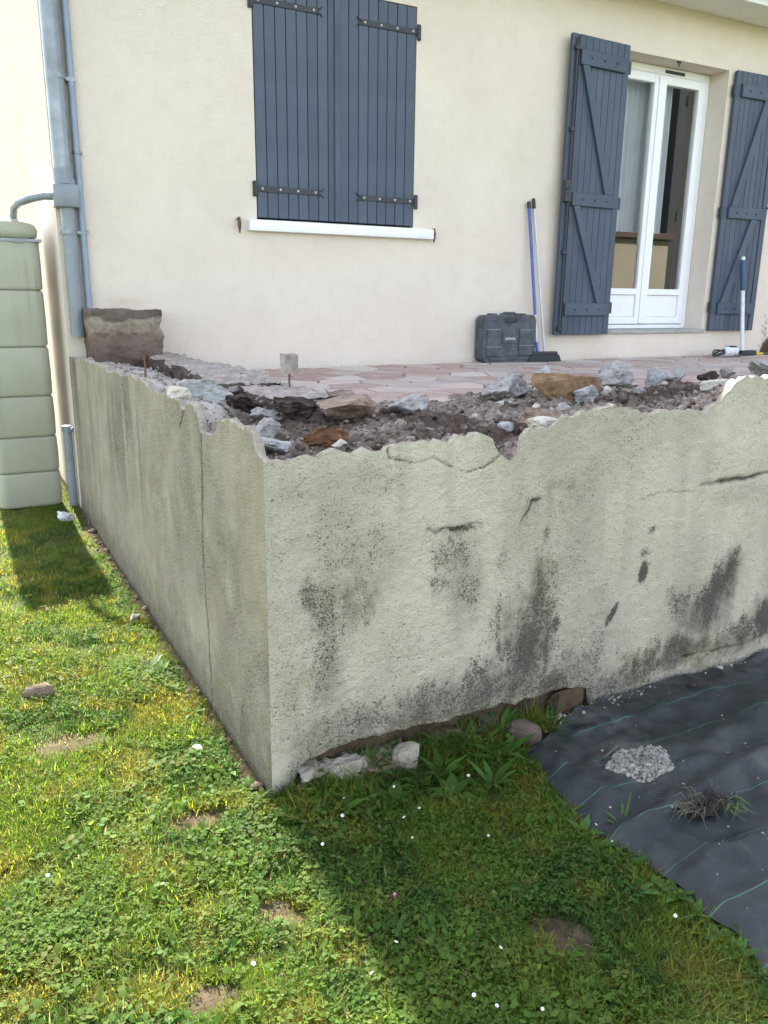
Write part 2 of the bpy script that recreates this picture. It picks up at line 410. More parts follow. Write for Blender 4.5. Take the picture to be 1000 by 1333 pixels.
MAT = dict(
    house=m_house(), rough=m_roughcast(), rubble=m_rubble(), soil=m_soil(), fabric=m_fabric(), paving=m_paving(), shutter=m_shutter(), glass=m_glass(),
    leaf=m_leaf('lawn_leaf'), weed=m_leaf('weed_leaf', 0.35),
    grey_rock=m_rock('grey_concrete_lump', (0.20, 0.185, 0.175), (0.38, 0.36, 0.345), (0.55, 0.53, 0.51)),
    blue_rock=m_rock('blue_grey_concrete_lump', (0.24, 0.24, 0.235), (0.42, 0.42, 0.412), (0.60, 0.60, 0.59)),
    brown_rock=m_rock('brown_stone', (0.11, 0.068, 0.038), (0.235, 0.15, 0.085), (0.34, 0.235, 0.145)),
    rust_rock=m_rock('rusty_stone', (0.05, 0.026, 0.014), (0.17, 0.085, 0.045), (0.34, 0.21, 0.13)),
    dark_rock=m_rock('dark_earthy_lump', (0.018, 0.013, 0.011), (0.06, 0.045, 0.038), (0.16, 0.125, 0.105)),
    cream_rock=m_rock('cream_render_flake', (0.42, 0.37, 0.30), (0.60, 0.55, 0.47), (0.72, 0.67, 0.60)),
    tan_rock=m_rock('tan_mortar_lump', (0.15, 0.10, 0.075), (0.29, 0.215, 0.165), (0.45, 0.37, 0.30)),
    slab=m_rock('mortar_slab', (0.20, 0.165, 0.145), (0.37, 0.32, 0.285), (0.52, 0.465, 0.42)),
    block=m_rock('earthy_block', (0.10, 0.068, 0.05), (0.185, 0.135, 0.105), (0.30, 0.235, 0.185), 14),
    white=plain('white_paint', (0.78, 0.78, 0.79), 0.45, 0.05, 14, 0.15, 120),
    pvc=plain('white_plastic', (0.80, 0.81, 0.83), 0.3, 0.02, 6),
    soffit=plain('white_soffit', (0.74, 0.72, 0.68), 0.6, 0.05, 5),
    iron=plain('black_iron', (0.030, 0.034, 0.042), 0.55, 0.3, 60, 0.3, 200),
    bolt=plain('bolt_metal', (0.45, 0.46, 0.48), 0.35, 0.1, 80),
    zinc=plain('zinc', (0.22, 0.245, 0.27), 0.38, 0.25, 9, 0.25, 40, metal=0.45, bd=0.002),
    greypvc=plain('grey_pipe_plastic', (0.20, 0.23, 0.26), 0.4, 0.12, 12),
    bluepipe=plain('blue_grey_pipe', (0.24, 0.29, 0.37), 0.4, 0.12, 12),
    tank=m_tank(),
    stone_sill=plain('grey_threshold', (0.33, 0.33, 0.32), 0.8, 0.2, 25, 0.5, 120),
    case=plain('dusty_black_plastic', (0.062, 0.072, 0.085), 0.6, 0.45, 18, 0.2, 160),
    dust=plain('pale_dust', (0.30, 0.32, 0.34), 0.9, 0.3, 60),
    blue=plain('blue_plastic', (0.055, 0.10, 0.36), 0.4, 0.2, 20),
    alu=plain('aluminium_pole', (0.55, 0.58, 0.63), 0.4, 0.1, 30, metal=0.3),
    black=plain('black_plastic', (0.022, 0.024, 0.026), 0.5, 0.3, 30),
    bristle=plain('dark_bristles', (0.030, 0.038, 0.040), 0.85, 0.4, 90, 0.6, 300),
    navy=plain('navy_grip', (0.03, 0.075, 0.17), 0.55, 0.2, 40),
    polewhite=plain('scuffed_white_pole', (0.62, 0.66, 0.70), 0.45, 0.15, 25),
    rust=plain('rusty_iron', (0.13, 0.07, 0.045), 0.9, 0.4, 90, 0.5, 250),
    yellow=plain('yellow_plastic', (0.62, 0.45, 0.04), 0.5, 0.15, 30),
    straw=plain('dry_straw', (0.13, 0.115, 0.08), 0.9, 0.5, 40),
    twig=plain('dark_roots', (0.035, 0.028, 0.024), 0.9, 0.5, 40),
    roof=plain('brown_roof_tile', (0.20, 0.10, 0.07), 0.85, 0.3, 6, 0.6, 18, bd=0.03),
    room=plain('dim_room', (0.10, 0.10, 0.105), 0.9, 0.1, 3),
    brownmetal=plain('brown_fascia', (0.06, 0.04, 0.035), 0.6, 0.1, 3),
    clad=plain('dark_cladding', (0.03, 0.032, 0.036), 0.7, 0.15, 3),
    petal=plain('daisy_white', (0.80, 0.80, 0.78), 0.6, 0.05, 30),
    pink=plain('clover_pink', (0.62, 0.16, 0.30), 0.6, 0.1, 30),
    mortar=plain('paving_mortar', (0.30, 0.27, 0.25), 0.95, 0.25, 20, 0.6, 150),
)

# ================================================================== STRUCTURE
YF, XC, ZL, TZ = 5.45, 0.665, 3.67, 0.86       # facade, house corner, soffit height, terrace floor
XW, YW = 0.667, 1.89                           # outer faces of the retaining wall

def ground_z(x, y):
    z = (fbm(x*1.3, y*1.3, 3, 3)-0.5)*0.035 + (fbm(x*7, y*7, 5, 3)-0.5)*0.016
    return z*np.exp(-np.maximum(0, np.hypot(x-0.5, y-2)-6)*0.2)
def bare(x, y):
    """0..1 where the turf is worn through"""
    b = np.zeros(np.shape(x))
    for px, py, rx, ry, s in [(255, 1062, .075, .05, 1), (370, 1185, .045, .045, 1), (276, 1292, .05, .035, 1), (345, 1240, .05, .04, .6), (90, 962, .10, .07, .7), (725, 1212, .065, .055, 1),
                              (415, 1130, .08, .04, .55), (205, 1100, .05, .04, .5), (750, 1185, .05, .05, .6), (60, 1080, .06, .05, .35), (560, 1165, .05, .03, .4), (590, 1300, .06, .03, .5), (330, 1130, .04, .03, .4),
                              (640, 1080, .06, .05, .3), (840, 1290, .07, .04, .45), (240, 870, .05, .05, .4), (160, 790, .06, .05, .35), (440, 1290, .04, .03, .5)]:
        c = onZ(px, py, 0.02)
        d = np.hypot((x-c[0])/(rx*1.3), (y-c[1])/(ry*1.3))+(fbm(x*28, y*28, 11, 3)-0.5)*1.3
        b = np.maximum(b, s*(1-sst(0.55, 1.25, d)))
    d = np.maximum(XW-x, 0)+np.where((y > YW) & (x < XW+.02), 0, 9)      # strip of soil along the side wall
    b = np.maximum(b, 0.85*(1-sst(0.02, 0.075, d+(fbm(x*9, y*9, 13, 3)-0.5)*0.08)))
    return b
def axis(a, b, fine, far):
    c = list(np.arange(a, b+1e-6, fine)); s = fine
    lo, hi = a, b; L = []; H = []
    while lo > -far: s *= 1.35; lo -= s; L.append(lo)
    s = fine
    while hi < far: s *= 1.35; hi += s; H.append(hi)
    return np.array(L[::-1]+c+H)
gx = axis(-1.2, 3.0, 0.028, 400); gy = axis(0.3, 6.0, 0.028, 400)
GX, GY = np.meshgrid(gx, gy); GZ = ground_z(GX, GY)-0.004
gi = np.arange(GX.size).reshape(GX.shape)
gF = np.stack([gi[:-1, :-1], gi[:-1, 1:], gi[1:, 1:], gi[1:, :-1]], -1).reshape(-1, 4)
green = np.maximum(sst(4.0, 9.0, np.hypot(GX-0.5, GY-2)), .7*(1-bare(GX, GY))*(GY < 8)*(GX < 3)*(GX > -4))
tag(mk('ground', np.stack([GX, GY, GZ], -1).reshape(-1, 3), gF, MAT['soil'], None, True, {'green': green.ravel()}), kind='structure')

# ------------------------------------------------------------------ house
HOUSE = thing('house', (5.0, 9.0, 0.0), 'cream rendered house with slate grey shutters behind the broken terrace', 'house')
W_X0, W_X1, W_Z0, W_Z1 = 1.925, 3.125, 1.848, 3.29
D_X0, D_X1, D_Z0, D_Z1 = 5.085, 6.25, 1.10, 3.285
H_X1 = 10.2
def hole_grid(xs, zs, holes, fn, name, extra=None, attrs_fn=None):
    xs = np.array(sorted(set(np.round(xs, 4)))); zs = np.array(sorted(set(np.round(zs, 4))))
    X, Z = np.meshgrid(xs, zs); idx = np.arange(X.size).reshape(X.shape)
    cx = (xs[:-1]+xs[1:])/2; cz = (zs[:-1]+zs[1:])/2; CX, CZ = np.meshgrid(cx, cz)
    keep = np.ones(CX.shape, bool)
    for a, b, c, d in holes: keep &= ~((CX > a) & (CX < b) & (CZ > c) & (CZ < d))
    Fq = np.stack([idx[:-1, :-1], idx[:-1, 1:], idx[1:, 1:], idx[1:, :-1]], -1)[keep]
    return X.ravel(), Z.ravel(), Fq
fx = np.concatenate([np.arange(XC, H_X1, 0.035), [W_X0, W_X1, D_X0, D_X1, H_X1]])
fz = np.concatenate([np.arange(-0.2, ZL, 0.035), [W_Z0, W_Z1, D_Z0, D_Z1, ZL]])
X, Z, Fq = hole_grid(fx, fz, [(W_X0, W_X1, W_Z0, W_Z1), (D_X0, D_X1, D_Z0, D_Z1)], None, 'wall')
Y = YF+(fbm(X*0.9, Z*0.9, 21, 3)-0.5)*0.012
nearhole = np.zeros(X.shape)
for a, b, c, d in ((W_X0, W_X1, W_Z0, W_Z1), (D_X0, D_X1, D_Z0, D_Z1)):
    dx = np.maximum(np.maximum(a-X, X-b), 0); dz = np.maximum(np.maximum(c-Z, Z-d), 0)
    nearhole = np.maximum(nearhole, 1-sst(0.0, 0.12, np.hypot(dx, dz)))
nearhole = np.maximum(nearhole, 1-sst(0, .1, X-XC))
Y = YF+(Y-YF)*(1-nearhole)
p = onY(995, 425, YF)
st = np.exp(-(((X-p[0]-.12)/.16)**2+((Z-p[2]+.28)/.20)**2))*1.2
st = np.maximum(st, 0.42*np.exp(-((X-p[0]-.02)/.10)**2)*sst(1.5, 1.15, Z))
st = np.maximum(st, 0.30*np.exp(-((Z-TZ)/.035)**2)*(0.5+fbm(X*3, Z, 4, 3)))
st = np.maximum(st, 0.22*np.exp(-((X-3.3)/.015)**2)*sst(1.35, 1.78, Z)*(Z < 1.8))
for xx, zt, ln_, q_ in ((1.90, 1.77, .5, .16), (2.35, 1.77, .25, .10), (2.9, 1.77, .35, .12), (4.47, 1.07, .2, .2), (1.3, 3.6, .9, .07), (3.9, 3.6, 1.0, .07), (4.1, 3.6, .6, .06)): st = np.maximum(st, q_*np.exp(-((X-xx)/.04)**2)*sst(zt-ln_, zt, Z)*(Z < zt))
yl = 0.30*np.exp(-((Z-ZL)/.12)**2)*sst(2.5, 5.5, X)
p = onY(163, 394, YF); yl = np.maximum(yl, .6*np.exp(-(((X-p[0])/.12)**2+((Z-p[2])/.035)**2)))
wallV = np.stack([X, Y, Z], -1)
mk('wall', wallV, Fq, MAT['house'], HOUSE, True, {'stain': st, 'yellow': yl})
# reveals of the two openings (0.22 deep), side wall, gable, back
mb = MB()
def quad(mb, *pts): mb.bm.faces.new([mb.bm.verts.new(q) for q in pts])
for a, b, c, d in ((W_X0, W_X1, W_Z0, W_Z1), (D_X0, D_X1, D_Z0, D_Z1)):
    mb = MB(); y0, y1 = YF, YF+0.28
    quad(mb, (a, y0, c), (a, y1, c), (a, y1, d), (a, y0, d)); quad(mb, (b, y0, c), (b, y0, d), (b, y1, d), (b, y1, c))
    quad(mb, (a, y0, d), (a, y1, d), (b, y1, d), (b, y0, d)); quad(mb, (a, y0, c), (b, y0, c), (b, y1, c), (a, y1, c)); mb.build('reveal', MAT['house'], HOUSE)
sy = np.concatenate([np.arange(YF, 13.0, 0.1), [13.0]]); sz = np.concatenate([np.arange(-0.2, ZL, 0.1), [ZL]])
A, B = np.meshgrid(sy, sz); ii = np.arange(A.size).reshape(A.shape)
sF = np.stack([ii[:-1, :-1], ii[1:, :-1], ii[1:, 1:], ii[:-1, 1:]], -1).reshape(-1, 4)
sv = np.stack([np.full(A.size, XC), A.ravel(), B.ravel()], -1)
mk('side_wall', sv, sF, MAT['house'], HOUSE, True, {'stain': (0.35*sst(0.5, 0, B)).ravel(), 'yellow': np.zeros(A.size)})
RIDGE_Y, RIDGE_Z = 9.2, 5.9
mb = MB(); quad(mb, (XC, YF, ZL), (XC, 13.0, ZL), (XC, RIDGE_Y, RIDGE_Z-.12)); quad(mb, (H_X1, YF, ZL), (H_X1, 13.0, ZL), (H_X1, RIDGE_Y, RIDGE_Z-.12))
quad(mb, (H_X1, YF, -.2), (H_X1, 13.0, -.2), (H_X1, 13.0, ZL), (H_X1, YF, ZL)); quad(mb, (XC, 13.0, -.2), (H_X1, 13.0, -.2), (H_X1, 13.0, ZL), (XC, 13.0, ZL))
mb.build('gable', MAT['house'], HOUSE)
EY = 5.08                                       # outer edge of the eaves
mb = MB().box(XC+.006, H_X1+.1, EY, YF-0.004, ZL, ZL+0.02)
soff = mb.build('soffit', MAT['soffit'], HOUSE)
mb = MB().prism([(EY-.02, ZL+.02), (EY-.02, ZL+.14), (RIDGE_Y, RIDGE_Z), (13.4, ZL+.14), (13.4, ZL+.02), (RIDGE_Y, RIDGE_Z-.12)], XC+.006, H_X1+.1, 'x')
roof = mb.build('roof', MAT['roof'], HOUSE)
MB().box(XC+.006, H_X1+.1, EY-.045, EY-.022, ZL-.02, ZL+.15, .003).build('fascia', MAT['white'], roof)
gut = [(EY-.05-.06+.06*math.cos(a), ZL+.10+.06*math.sin(a)) for a in np.linspace(math.pi, 2*math.pi, 10)]
gut += [(EY-.05-.06+.055*math.cos(a), ZL+.10+.055*math.sin(a)) for a in np.linspace(2*math.pi, math.pi, 10)]
MB().prism(gut, XC+.004, H_X1+.1, 'x').build('gutter', MAT['zinc'], roof)
# dim room behind the french door
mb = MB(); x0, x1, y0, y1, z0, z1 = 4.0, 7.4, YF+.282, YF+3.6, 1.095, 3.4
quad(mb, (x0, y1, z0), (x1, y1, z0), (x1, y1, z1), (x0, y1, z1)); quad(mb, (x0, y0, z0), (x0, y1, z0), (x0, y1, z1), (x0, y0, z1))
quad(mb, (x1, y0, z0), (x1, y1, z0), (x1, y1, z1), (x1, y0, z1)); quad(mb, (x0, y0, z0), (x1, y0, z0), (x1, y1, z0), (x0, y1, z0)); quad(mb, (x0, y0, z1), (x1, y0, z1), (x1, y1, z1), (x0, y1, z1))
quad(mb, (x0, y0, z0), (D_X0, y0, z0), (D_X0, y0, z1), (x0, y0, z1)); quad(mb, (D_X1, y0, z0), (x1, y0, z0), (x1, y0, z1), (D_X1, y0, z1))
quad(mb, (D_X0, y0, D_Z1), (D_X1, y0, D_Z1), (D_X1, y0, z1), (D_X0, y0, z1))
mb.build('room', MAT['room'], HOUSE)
mb = MB(); quad(mb, (W_X0, YF+.27, W_Z0), (W_X1, YF+.27, W_Z0), (W_X1, YF+.27, W_Z1), (W_X0, YF+.27, W_Z1)); mb.build('window', MAT['room'], HOUSE)  # added dark sheet closes the opening behind the shutters; no window modelled

# window sill, threshold, stays
sill = MB().box(1.855, 3.275, YF-.055, YF+.05, 1.772, 1.842, .006, 2).build('window_sill', MAT['white'], HOUSE, smooth=True)
MB().box(D_X0-.03, D_X1+.02, YF-.025, YF+.215, 1.068, 1.102, .004).build('threshold', MAT['stone_sill'], HOUSE)
for px, py in ((311, 292), (564, 306)):
    q = onY(px, py, YF-.03)
    MB().box(q[0]-.006, q[0]+.006, YF-.05, YF+.01, q[2]+.03, q[2]+.042).tube([(q[0], YF-.04, q[2]+.045), (q[0], YF-.045, q[2]), (q[0]+.002, YF-.04, q[2]-.055)], [.009, .014, .004], 8).build('shutter_stay', MAT['rust'], HOUSE, smooth=True)
q = onY(884, 79, YF+.03); MB().box(q[0]-.02, q[0]+.02, YF+.02, YF+.032, q[2]-.02, q[2]+.02).tube([(q[0], YF+.025, q[2]-.01), (q[0], YF+.025, q[2]-.045)], .006, 8).build('shutter_catch', MAT['iron'], HOUSE)

def empty_part(name, parent):
    return None
# closed window shutters: each leaf a part with its boards, straps, bolts
def board_mesh(w, h, th):
    m = MB().box(0, w-.0035, 0, th, 0, h, .0035)
    bmesh.ops.recalc_face_normals(m.bm, faces=m.bm.faces)
    me = bpy.data.meshes.new('board'); m.bm.to_mesh(me); m.bm.free(); me.materials.append(MAT['shutter']); return me
bolt_me = bpy.data.meshes.new('bolt')
_b = bmesh.new(); bmesh.ops.create_uvsphere(_b, u_segments=10, v_segments=6, radius=.0088); _b.to_mesh(bolt_me); _b.free(); bolt_me.materials.append(MAT['bolt'])
screw_me = bpy.data.meshes.new('screw')
_b = bmesh.new(); bmesh.ops.create_uvsphere(_b, u_segments=8, v_segments=5, radius=.009); _b.to_mesh(screw_me); _b.free(); screw_me.materials.append(MAT['iron'])
def sub(name, me, parent, loc):
    o = bpy.data.objects.new(name, me); o.location = loc; COL.objects.link(o); o.parent = parent; return o
SY = YF-0.004
for side in (0, 1):
    x0, x1 = ((W_X0+.006, 2.522), (2.528, W_X1-.006))[side]; z0, z1 = W_Z0+.012, W_Z1-.006
    leaf = MB().box(x0+.004, x1-.004, SY+.018, SY+.034, z0+.004, z1-.004).build('shutter', MAT['shutter'], HOUSE)
    nb = 8; w = (x1-x0)/nb; me = board_mesh(w, z1-z0, .017)
    for k in range(nb): sub('board', me, leaf, (x0+k*w, SY+random.uniform(-.0006, .0006), z0))
    if side == 0:
        MB().box(x1-.030, x1+.012, SY-.012, SY-.001, z0, z1, .002).build('cover_strip', MAT['shutter'], leaf)
    for py in (12, 250):
        zz = onY(400, py, SY)[2] if side == 0 else onY(505, py+(23 if py == 12 else 10), SY)[2]
        if side == 0: a, b, tip = x0-.012, onY(413, 16, SY)[0], 1
        else: a, b, tip = x1+.012, onY(470, 30, SY)[0], -1
        s = MB().box(min(a, b), max(a, b), SY-.008, SY-.0015, zz-.018, zz+.018, .001)
        for sg in (-1, 1): s.tube([(b, SY-.005, zz+sg*.010), (b+tip*.022, SY-.005, zz+sg*.015), (b+tip*.034, SY-.005, zz+sg*.032)], [.006, .005, .002], 6)
        s.tube([(a, SY-.012, zz-.045), (a, SY-.012, zz+.045)], .012, 10)
        s.box(min(a, a-tip*.02), max(a, a-tip*.02), SY-.012, SY+.002, zz-.05, zz+.045, .001)
        s.build('hinge_strap', MAT['iron'], leaf, smooth=True)
        for k in range(4): sub('bolt', bolt_me, leaf, (a+(b-a)*(.10+.28*k), SY-.009, zz))

# open door shutters, inner faces with ledges and braces towards us
def door_leaf(xa, xb, za, zb, hinge_left, ys, tilt):
    """xa..xb along the wall; ys front face; built flat then swung by tilt about its hinge"""
    piv = xa if hinge_left else xb
    def sw(o):
        Mx = Matrix.Translation((piv, ys, 0)) @ Matrix.Rotation(tilt, 4, 'Z') @ Matrix.Translation((-piv, -ys, 0)); o.data.transform(Mx); return o
    leaf = sw(MB().box(xa+.003, xb-.003, ys+.018, ys+.034, za+.003, zb-.003).build('shutter', MAT['shutter'], HOUSE))
    lip = 0.075
    nb = 8
    bx0, bx1 = (xa, xb-lip) if hinge_left else (xa+lip, xb)
    w = (bx1-bx0)/nb
    for k in range(nb):
        sw(MB().box(bx0+k*w, bx0+(k+1)*w-.0035, ys+random.uniform(-.0005, .0005), ys+.017, za, zb, .0035).build('board', MAT['shutter'], leaf))
    lx0, lx1 = (bx1+.012, xb) if hinge_left else (xa, bx0-.012)
    sw(MB().box(lx0, lx1, ys+.002, ys+.017, za, zb, .003).build('board', MAT['shutter'], leaf))
    H = zb-za; zr = [(za+.905*H, za+.953*H), (za+.452*H, za+.497*H), (za+.07*H, za+.115*H)]
    rx0, rx1 = bx0+.004, bx1-.004
    if hinge_left: rx0 += .055
    else: rx1 -= .05
    for a, b in zr:
        sw(MB().box(rx0, rx1, ys-.026, ys-.0005, a, b, .004).build('ledge', MAT['shutter'], leaf))
        for k in range(3):
            o = sub('screw', screw_me.copy(), leaf, (0, 0, 0)); o.data.transform(Matrix.Translation((rx0+(rx1-rx0)*(.22+.28*k), ys-.026, (a+b)/2))); sw(o)
    for (u, v), (c, d) in zip(zr[:-1], zr[1:]):
        bw = .055; top, bot = u-.001, d+.001
        if hinge_left: pts = [(rx1-bw-.09, top), (rx1-.09+.02, top), (rx0+.04+bw, bot), (rx0+.04-.02, bot)]
        else: pts = [(rx0+.02, top), (rx0+.02+bw+.015, top), (rx1-.06, bot), (rx1-.06-bw-.015, bot)]
        sw(MB().prism(pts, ys-.024, ys-.0006).build('brace', MAT['shutter'], leaf))
    hx = xa-.004 if hinge_left else xb+.004
    for a in (za+.10*H, za+.475*H, za+.93*H):
        sw(MB().tube([(hx, ys+.01, a-.045), (hx, ys+.01, a+.045)], .012, 10).box(hx-.015, hx+.015, ys+.0, ys+.03, a-.05, a+.04, .001).build('hinge', MAT['iron'], leaf))
    return leaf, sw
ls_x0, ls_x1 = 4.43, 5.045
leaf, sw = door_leaf(ls_x0, ls_x1, 1.068, 3.30, False, YF-.062, R(3.0))
# espagnolette bar, handle, keepers on the left leaf
mb = MB().tube([(ls_x0+.040, YF-.075, 1.09), (ls_x0+.040, YF-.075, 3.27)], .0085, 10)
for zz in (1.12, 1.72, 2.63, 3.2): mb.box(ls_x0+.015, ls_x0+.065, YF-.088, YF-.058, zz-.015, zz+.015, .002)
mb.box(ls_x0-.01, ls_x0+.06, YF-.095, YF-.058, 2.10, 2.26, .003).tube([(ls_x0+.03, YF-.10, 2.20), (ls_x0-.02, YF-.12, 2.17), (ls_x0-.045, YF-.12, 2.16)], .009, 8)
sw(mb.build('espagnolette', MAT['iron'], leaf, smooth=True))
rs_x0, rs_x1 = 6.30, 6.885
leaf, sw = door_leaf(rs_x0, rs_x1, 1.085, 3.285, True, YF-.05, R(-1.0))
mb = MB().tube([(rs_x1-.03, YF-.07, 2.19), (rs_x1-.04, YF-.11, 2.19), (rs_x1+.02, YF-.115, 2.19)], .010, 8).tube([(rs_x1-.005, YF-.10, 2.18), (rs_x1-.005, YF-.10, 2.05), (rs_x1-.02, YF-.10, 2.03)], .006, 8)
sw(mb.build('latch', MAT['iron'], leaf, smooth=True))

# french door
DY = YF+.20
fr = MB()
x0, x1, z0, z1 = D_X0+.003, D_X1-.003, 1.103, D_Z1-.003
fr.box(x0, x0+.055, DY, DY+.06, z0, z1, .004); fr.box(x1-.055, x1, DY, DY+.06, z0, z1, .004)
fr.box(x0+.056, x1-.056, DY, DY+.06, z1-.06, z1, .004); fr.box(x0+.056, x1-.056, DY, DY+.06, z0, z0+.035, .003)
door = fr.build('french_door', MAT['pvc'], HOUSE)
xm = 5.655
for a, b in ((x0+.058, xm-.002), (xm+.002, x1-.058)):
    s = MB(); sb, stp = z0+.040, z1-.064; st_w = .07
    s.box(a, a+st_w, DY-.012, DY+.05, sb, stp, .005); s.box(b-st_w, b, DY-.012, DY+.05, sb, stp, .005)
    s.box(a+st_w+.0005, b-st_w-.0005, DY-.011, DY+.05, stp-.07, stp, .005); s.box(a+st_w+.0005, b-st_w-.0005, DY-.011, DY+.05, 1.40, 1.455, .005)
    s.box(a+st_w+.0005, b-st_w-.0005, DY-.011, DY+.05, sb, sb+.065, .005)
    s.build('sash', MAT['pvc'], door)
    MB().box(a+st_w+.001, b-st_w-.001, DY+.008, DY+.03, sb+.066, 1.399, .004).build('panel', MAT['pvc'], door)
    MB().box(a+st_w-.004, b-st_w+.004, DY+.016, DY+.022, 1.453, stp-.068).build('pane', MAT['glass'], door)
MB().box(xm-.028, xm+.022, DY-.024, DY-.0125, z0+.045, z1-.068, .005).build('cover_strip', MAT['pvc'], door)
MB().box(5.70, 5.93, DY-.008, DY-.0005, z1-.045, z1-.02, .002).build('trickle_vent', MAT['iron'], door)

# pale pleated sheet added inside, in place of the sky mirrored in the panes
cu_ = np.linspace(5.12, 5.975, 160); cy_ = DY+.15+.018*np.sin(cu_*95)+.008*np.sin(cu_*41+1)
V = np.concatenate([np.stack([cu_, cy_, np.full(160, 1.95)], -1), np.stack([cu_, cy_, np.full(160, 3.26)], -1)]); ii = np.arange(159)
mk('sky_mirror_sheet', V, np.stack([ii, ii+1, ii+161, ii+160], -1), plain('sky_mirror_sheet', (.84, .86, .90), .9, .05, 8), HOUSE, True)
# downpipes on the corner
dp = MB().tube([(.715, YF-.062, 1.985), (.715, YF-.062, ZL+.02)], .052, 20).build('downpipe', MAT['zinc'], HOUSE, smooth=True)
MB().box(.645, .790, YF-.125, YF-.006, 1.845, 1.975, .012, 2).build('collector_box', MAT['greypvc'], dp, smooth=True)
MB().tube([(.72, YF-.06, 1.975), (.72, YF-.06, 1.995), (.715, YF-.06, 2.0), (.715, YF-.06, 2.06)], [.062, .062, .058, .058], 20).build('collar', MAT['greypvc'], dp, smooth=True)
MB().tube([(.725, YF-.06, 1.10), (.725, YF-.06, 1.846)], .041, 18).build('lower_pipe', MAT['greypvc'], dp, smooth=True)
MB().tube([(.646, YF-.065, 1.905), (.60, YF-.062, 1.905), (.53, YF-.01, 1.89), (.475, YF+.10, 1.875), (.452, YF+.19, 1.855), (.447, YF+.235, 1.81), (.447, YF+.25, 1.74), (.447, YF+.25, 1.68)], .022, 14).build('overflow_hose', MAT['greypvc'], dp, smooth=True)
for zz in (1.71, 2.55): MB().tube([(.72, YF-.06, zz-.012), (.72, YF-.06, zz+.012)], .047 if zz < 2 else .057, 18).box(.70, .83, YF-.05, YF-.004, zz-.01, zz+.01).build('pipe_bracket', MAT['zinc'], dp)
tp = MB().tube([(.806, YF-.03, 1.24), (.806, YF-.03, ZL-.01)], .021, 14).build('thin_pipe', MAT['bluepipe'], HOUSE, smooth=True)
for zz in (1.72, 2.16, 3.0): MB().tube([(.806, YF-.03, zz-.008), (.806, YF-.03, zz+.008)], .026, 14).box(.80, .84, YF-.03, YF-.002, zz-.006, zz+.006).build('pipe_clip', MAT['zinc'], tp)
wp = MB().tube([(XC-.035, YF+.09, 0.0), (XC-.035, YF+.09, .52)], .026, 14).build('waste_pipe', MAT['greypvc'], HOUSE, smooth=True)
MB().tube([(XC-.035, YF+.09, .49), (XC-.035, YF+.09, .53)], .033, 14).tube([(XC-.035, YF+.09, .51), (XC-.0, YF+.05, .51)], .015, 8).build('pipe_clip', MAT['zinc'], wp)

# ------------------------------------------------------------------ terrace slab and its crazy paving
terr = MB().box(1.31, H_X1-.4, 2.6, YF-.012, .55, TZ-.028).build('terrace', MAT['mortar'])
tag(terr, kind='structure')
def clip_poly(poly, nx, ny, d):
    out = []
    for i in range(len(poly)):
        a, b = poly[i], poly[(i+1) % len(poly)]; da = a[0]*nx+a[1]*ny-d; db = b[0]*nx+b[1]*ny-d
        if da <= 0: out.append(a)
        if (da < 0 < db) or (db < 0 < da):
            t = da/(da-db); out.append((a[0]+t*(b[0]-a[0]), a[1]+t*(b[1]-a[1])))
    return out
seeds = []
px0, px1, py0, py1 = 1.33, 8.3, 2.75, YF-.02
tries = 0
while tries < 9000 and len(seeds) < 290:
    tries += 1
    q = (random.uniform(px0, px1), random.uniform(py0, py1))
    if q[1] < 3.1 and q[0] > 6: continue
    if all((q[0]-s[0])**2+(q[1]-s[1])**2 > .185**2 for s in seeds): seeds.append(q)
for i, s in enumerate(seeds):
    poly = [(px0, py0), (px1, py0), (px1, py1), (px0, py1)]
    for j, q in enumerate(seeds):
        if i == j or (q[0]-s[0])**2+(q[1]-s[1])**2 > 1.6: continue
        dx, dy = q[0]-s[0], q[1]-s[1]; L = math.hypot(dx, dy)
        poly = clip_poly(poly, dx/L, dy/L, ((q[0]**2+q[1]**2)-(s[0]**2+s[1]**2))/(2*L)-.007)
        if len(poly) < 3: break
    if len(poly) < 3: continue
    cx = sum(p[0] for p in poly)/len(poly); cy = sum(p[1] for p in poly)/len(poly)
    n = len(poly); top = TZ+random.uniform(-.003, .004); tx, ty = random.uniform(-.006, .006), random.uniform(-.006, .006)
    V = [(a, b, TZ-.035) for a, b in poly]+[(a, b, top-.004) for a, b in poly]
    V += [(cx+(a-cx)*.965, cy+(b-cy)*.965, top+tx*(a-cx)+ty*(b-cy)) for a, b in poly]
    Fc = [tuple(range(2*n, 3*n))]
    for k in range(n):
        k2 = (k+1) % n
        Fc += [(k, k2, n+k2, n+k), (n+k, n+k2, 2*n+k2, 2*n+k)]
    o = mk('paving_stone', V, Fc, MAT['paving'], None); o.parent = terr

# ------------------------------------------------------------------ retaining wall
RW = thing('retaining_wall', (1.5, 2.2, 0.0), 'cracked mildewed roughcast terrace wall with its top hacked off', 'wall')
side_px = [(84, 464), (106, 469), (124, 472), (142, 483), (160, 488), (176, 492), (180, 488), (190, 503), (208, 513), (228, 519), (236, 528), (246, 526), (252, 533), (258, 544), (260, 561), (279, 562),
           (286, 549), (300, 547), (314, 556), (328, 565), (332, 580), (338, 594), (344, 602)]
sp_ = [onX(a, b, XW) for a, b in side_px]
sp_y = np.array([q[1] for q in sp_])[::-1]; sp_z = np.array([q[2] for q in sp_])[::-1]
sp_y[0] = YW; sp_z[0] = .958
o_ = np.argsort(sp_y); sp_y, sp_z = sp_y[o_], sp_z[o_]
_jr = np.random.default_rng(99)
_jk = np.cumsum(_jr.uniform(.006, .030, 700)); _jv = _jr.uniform(-1, 1, 700); _jk2 = np.cumsum(_jr.uniform(.03, .09, 300)); _jv2 = _jr.uniform(-1, 1, 300)
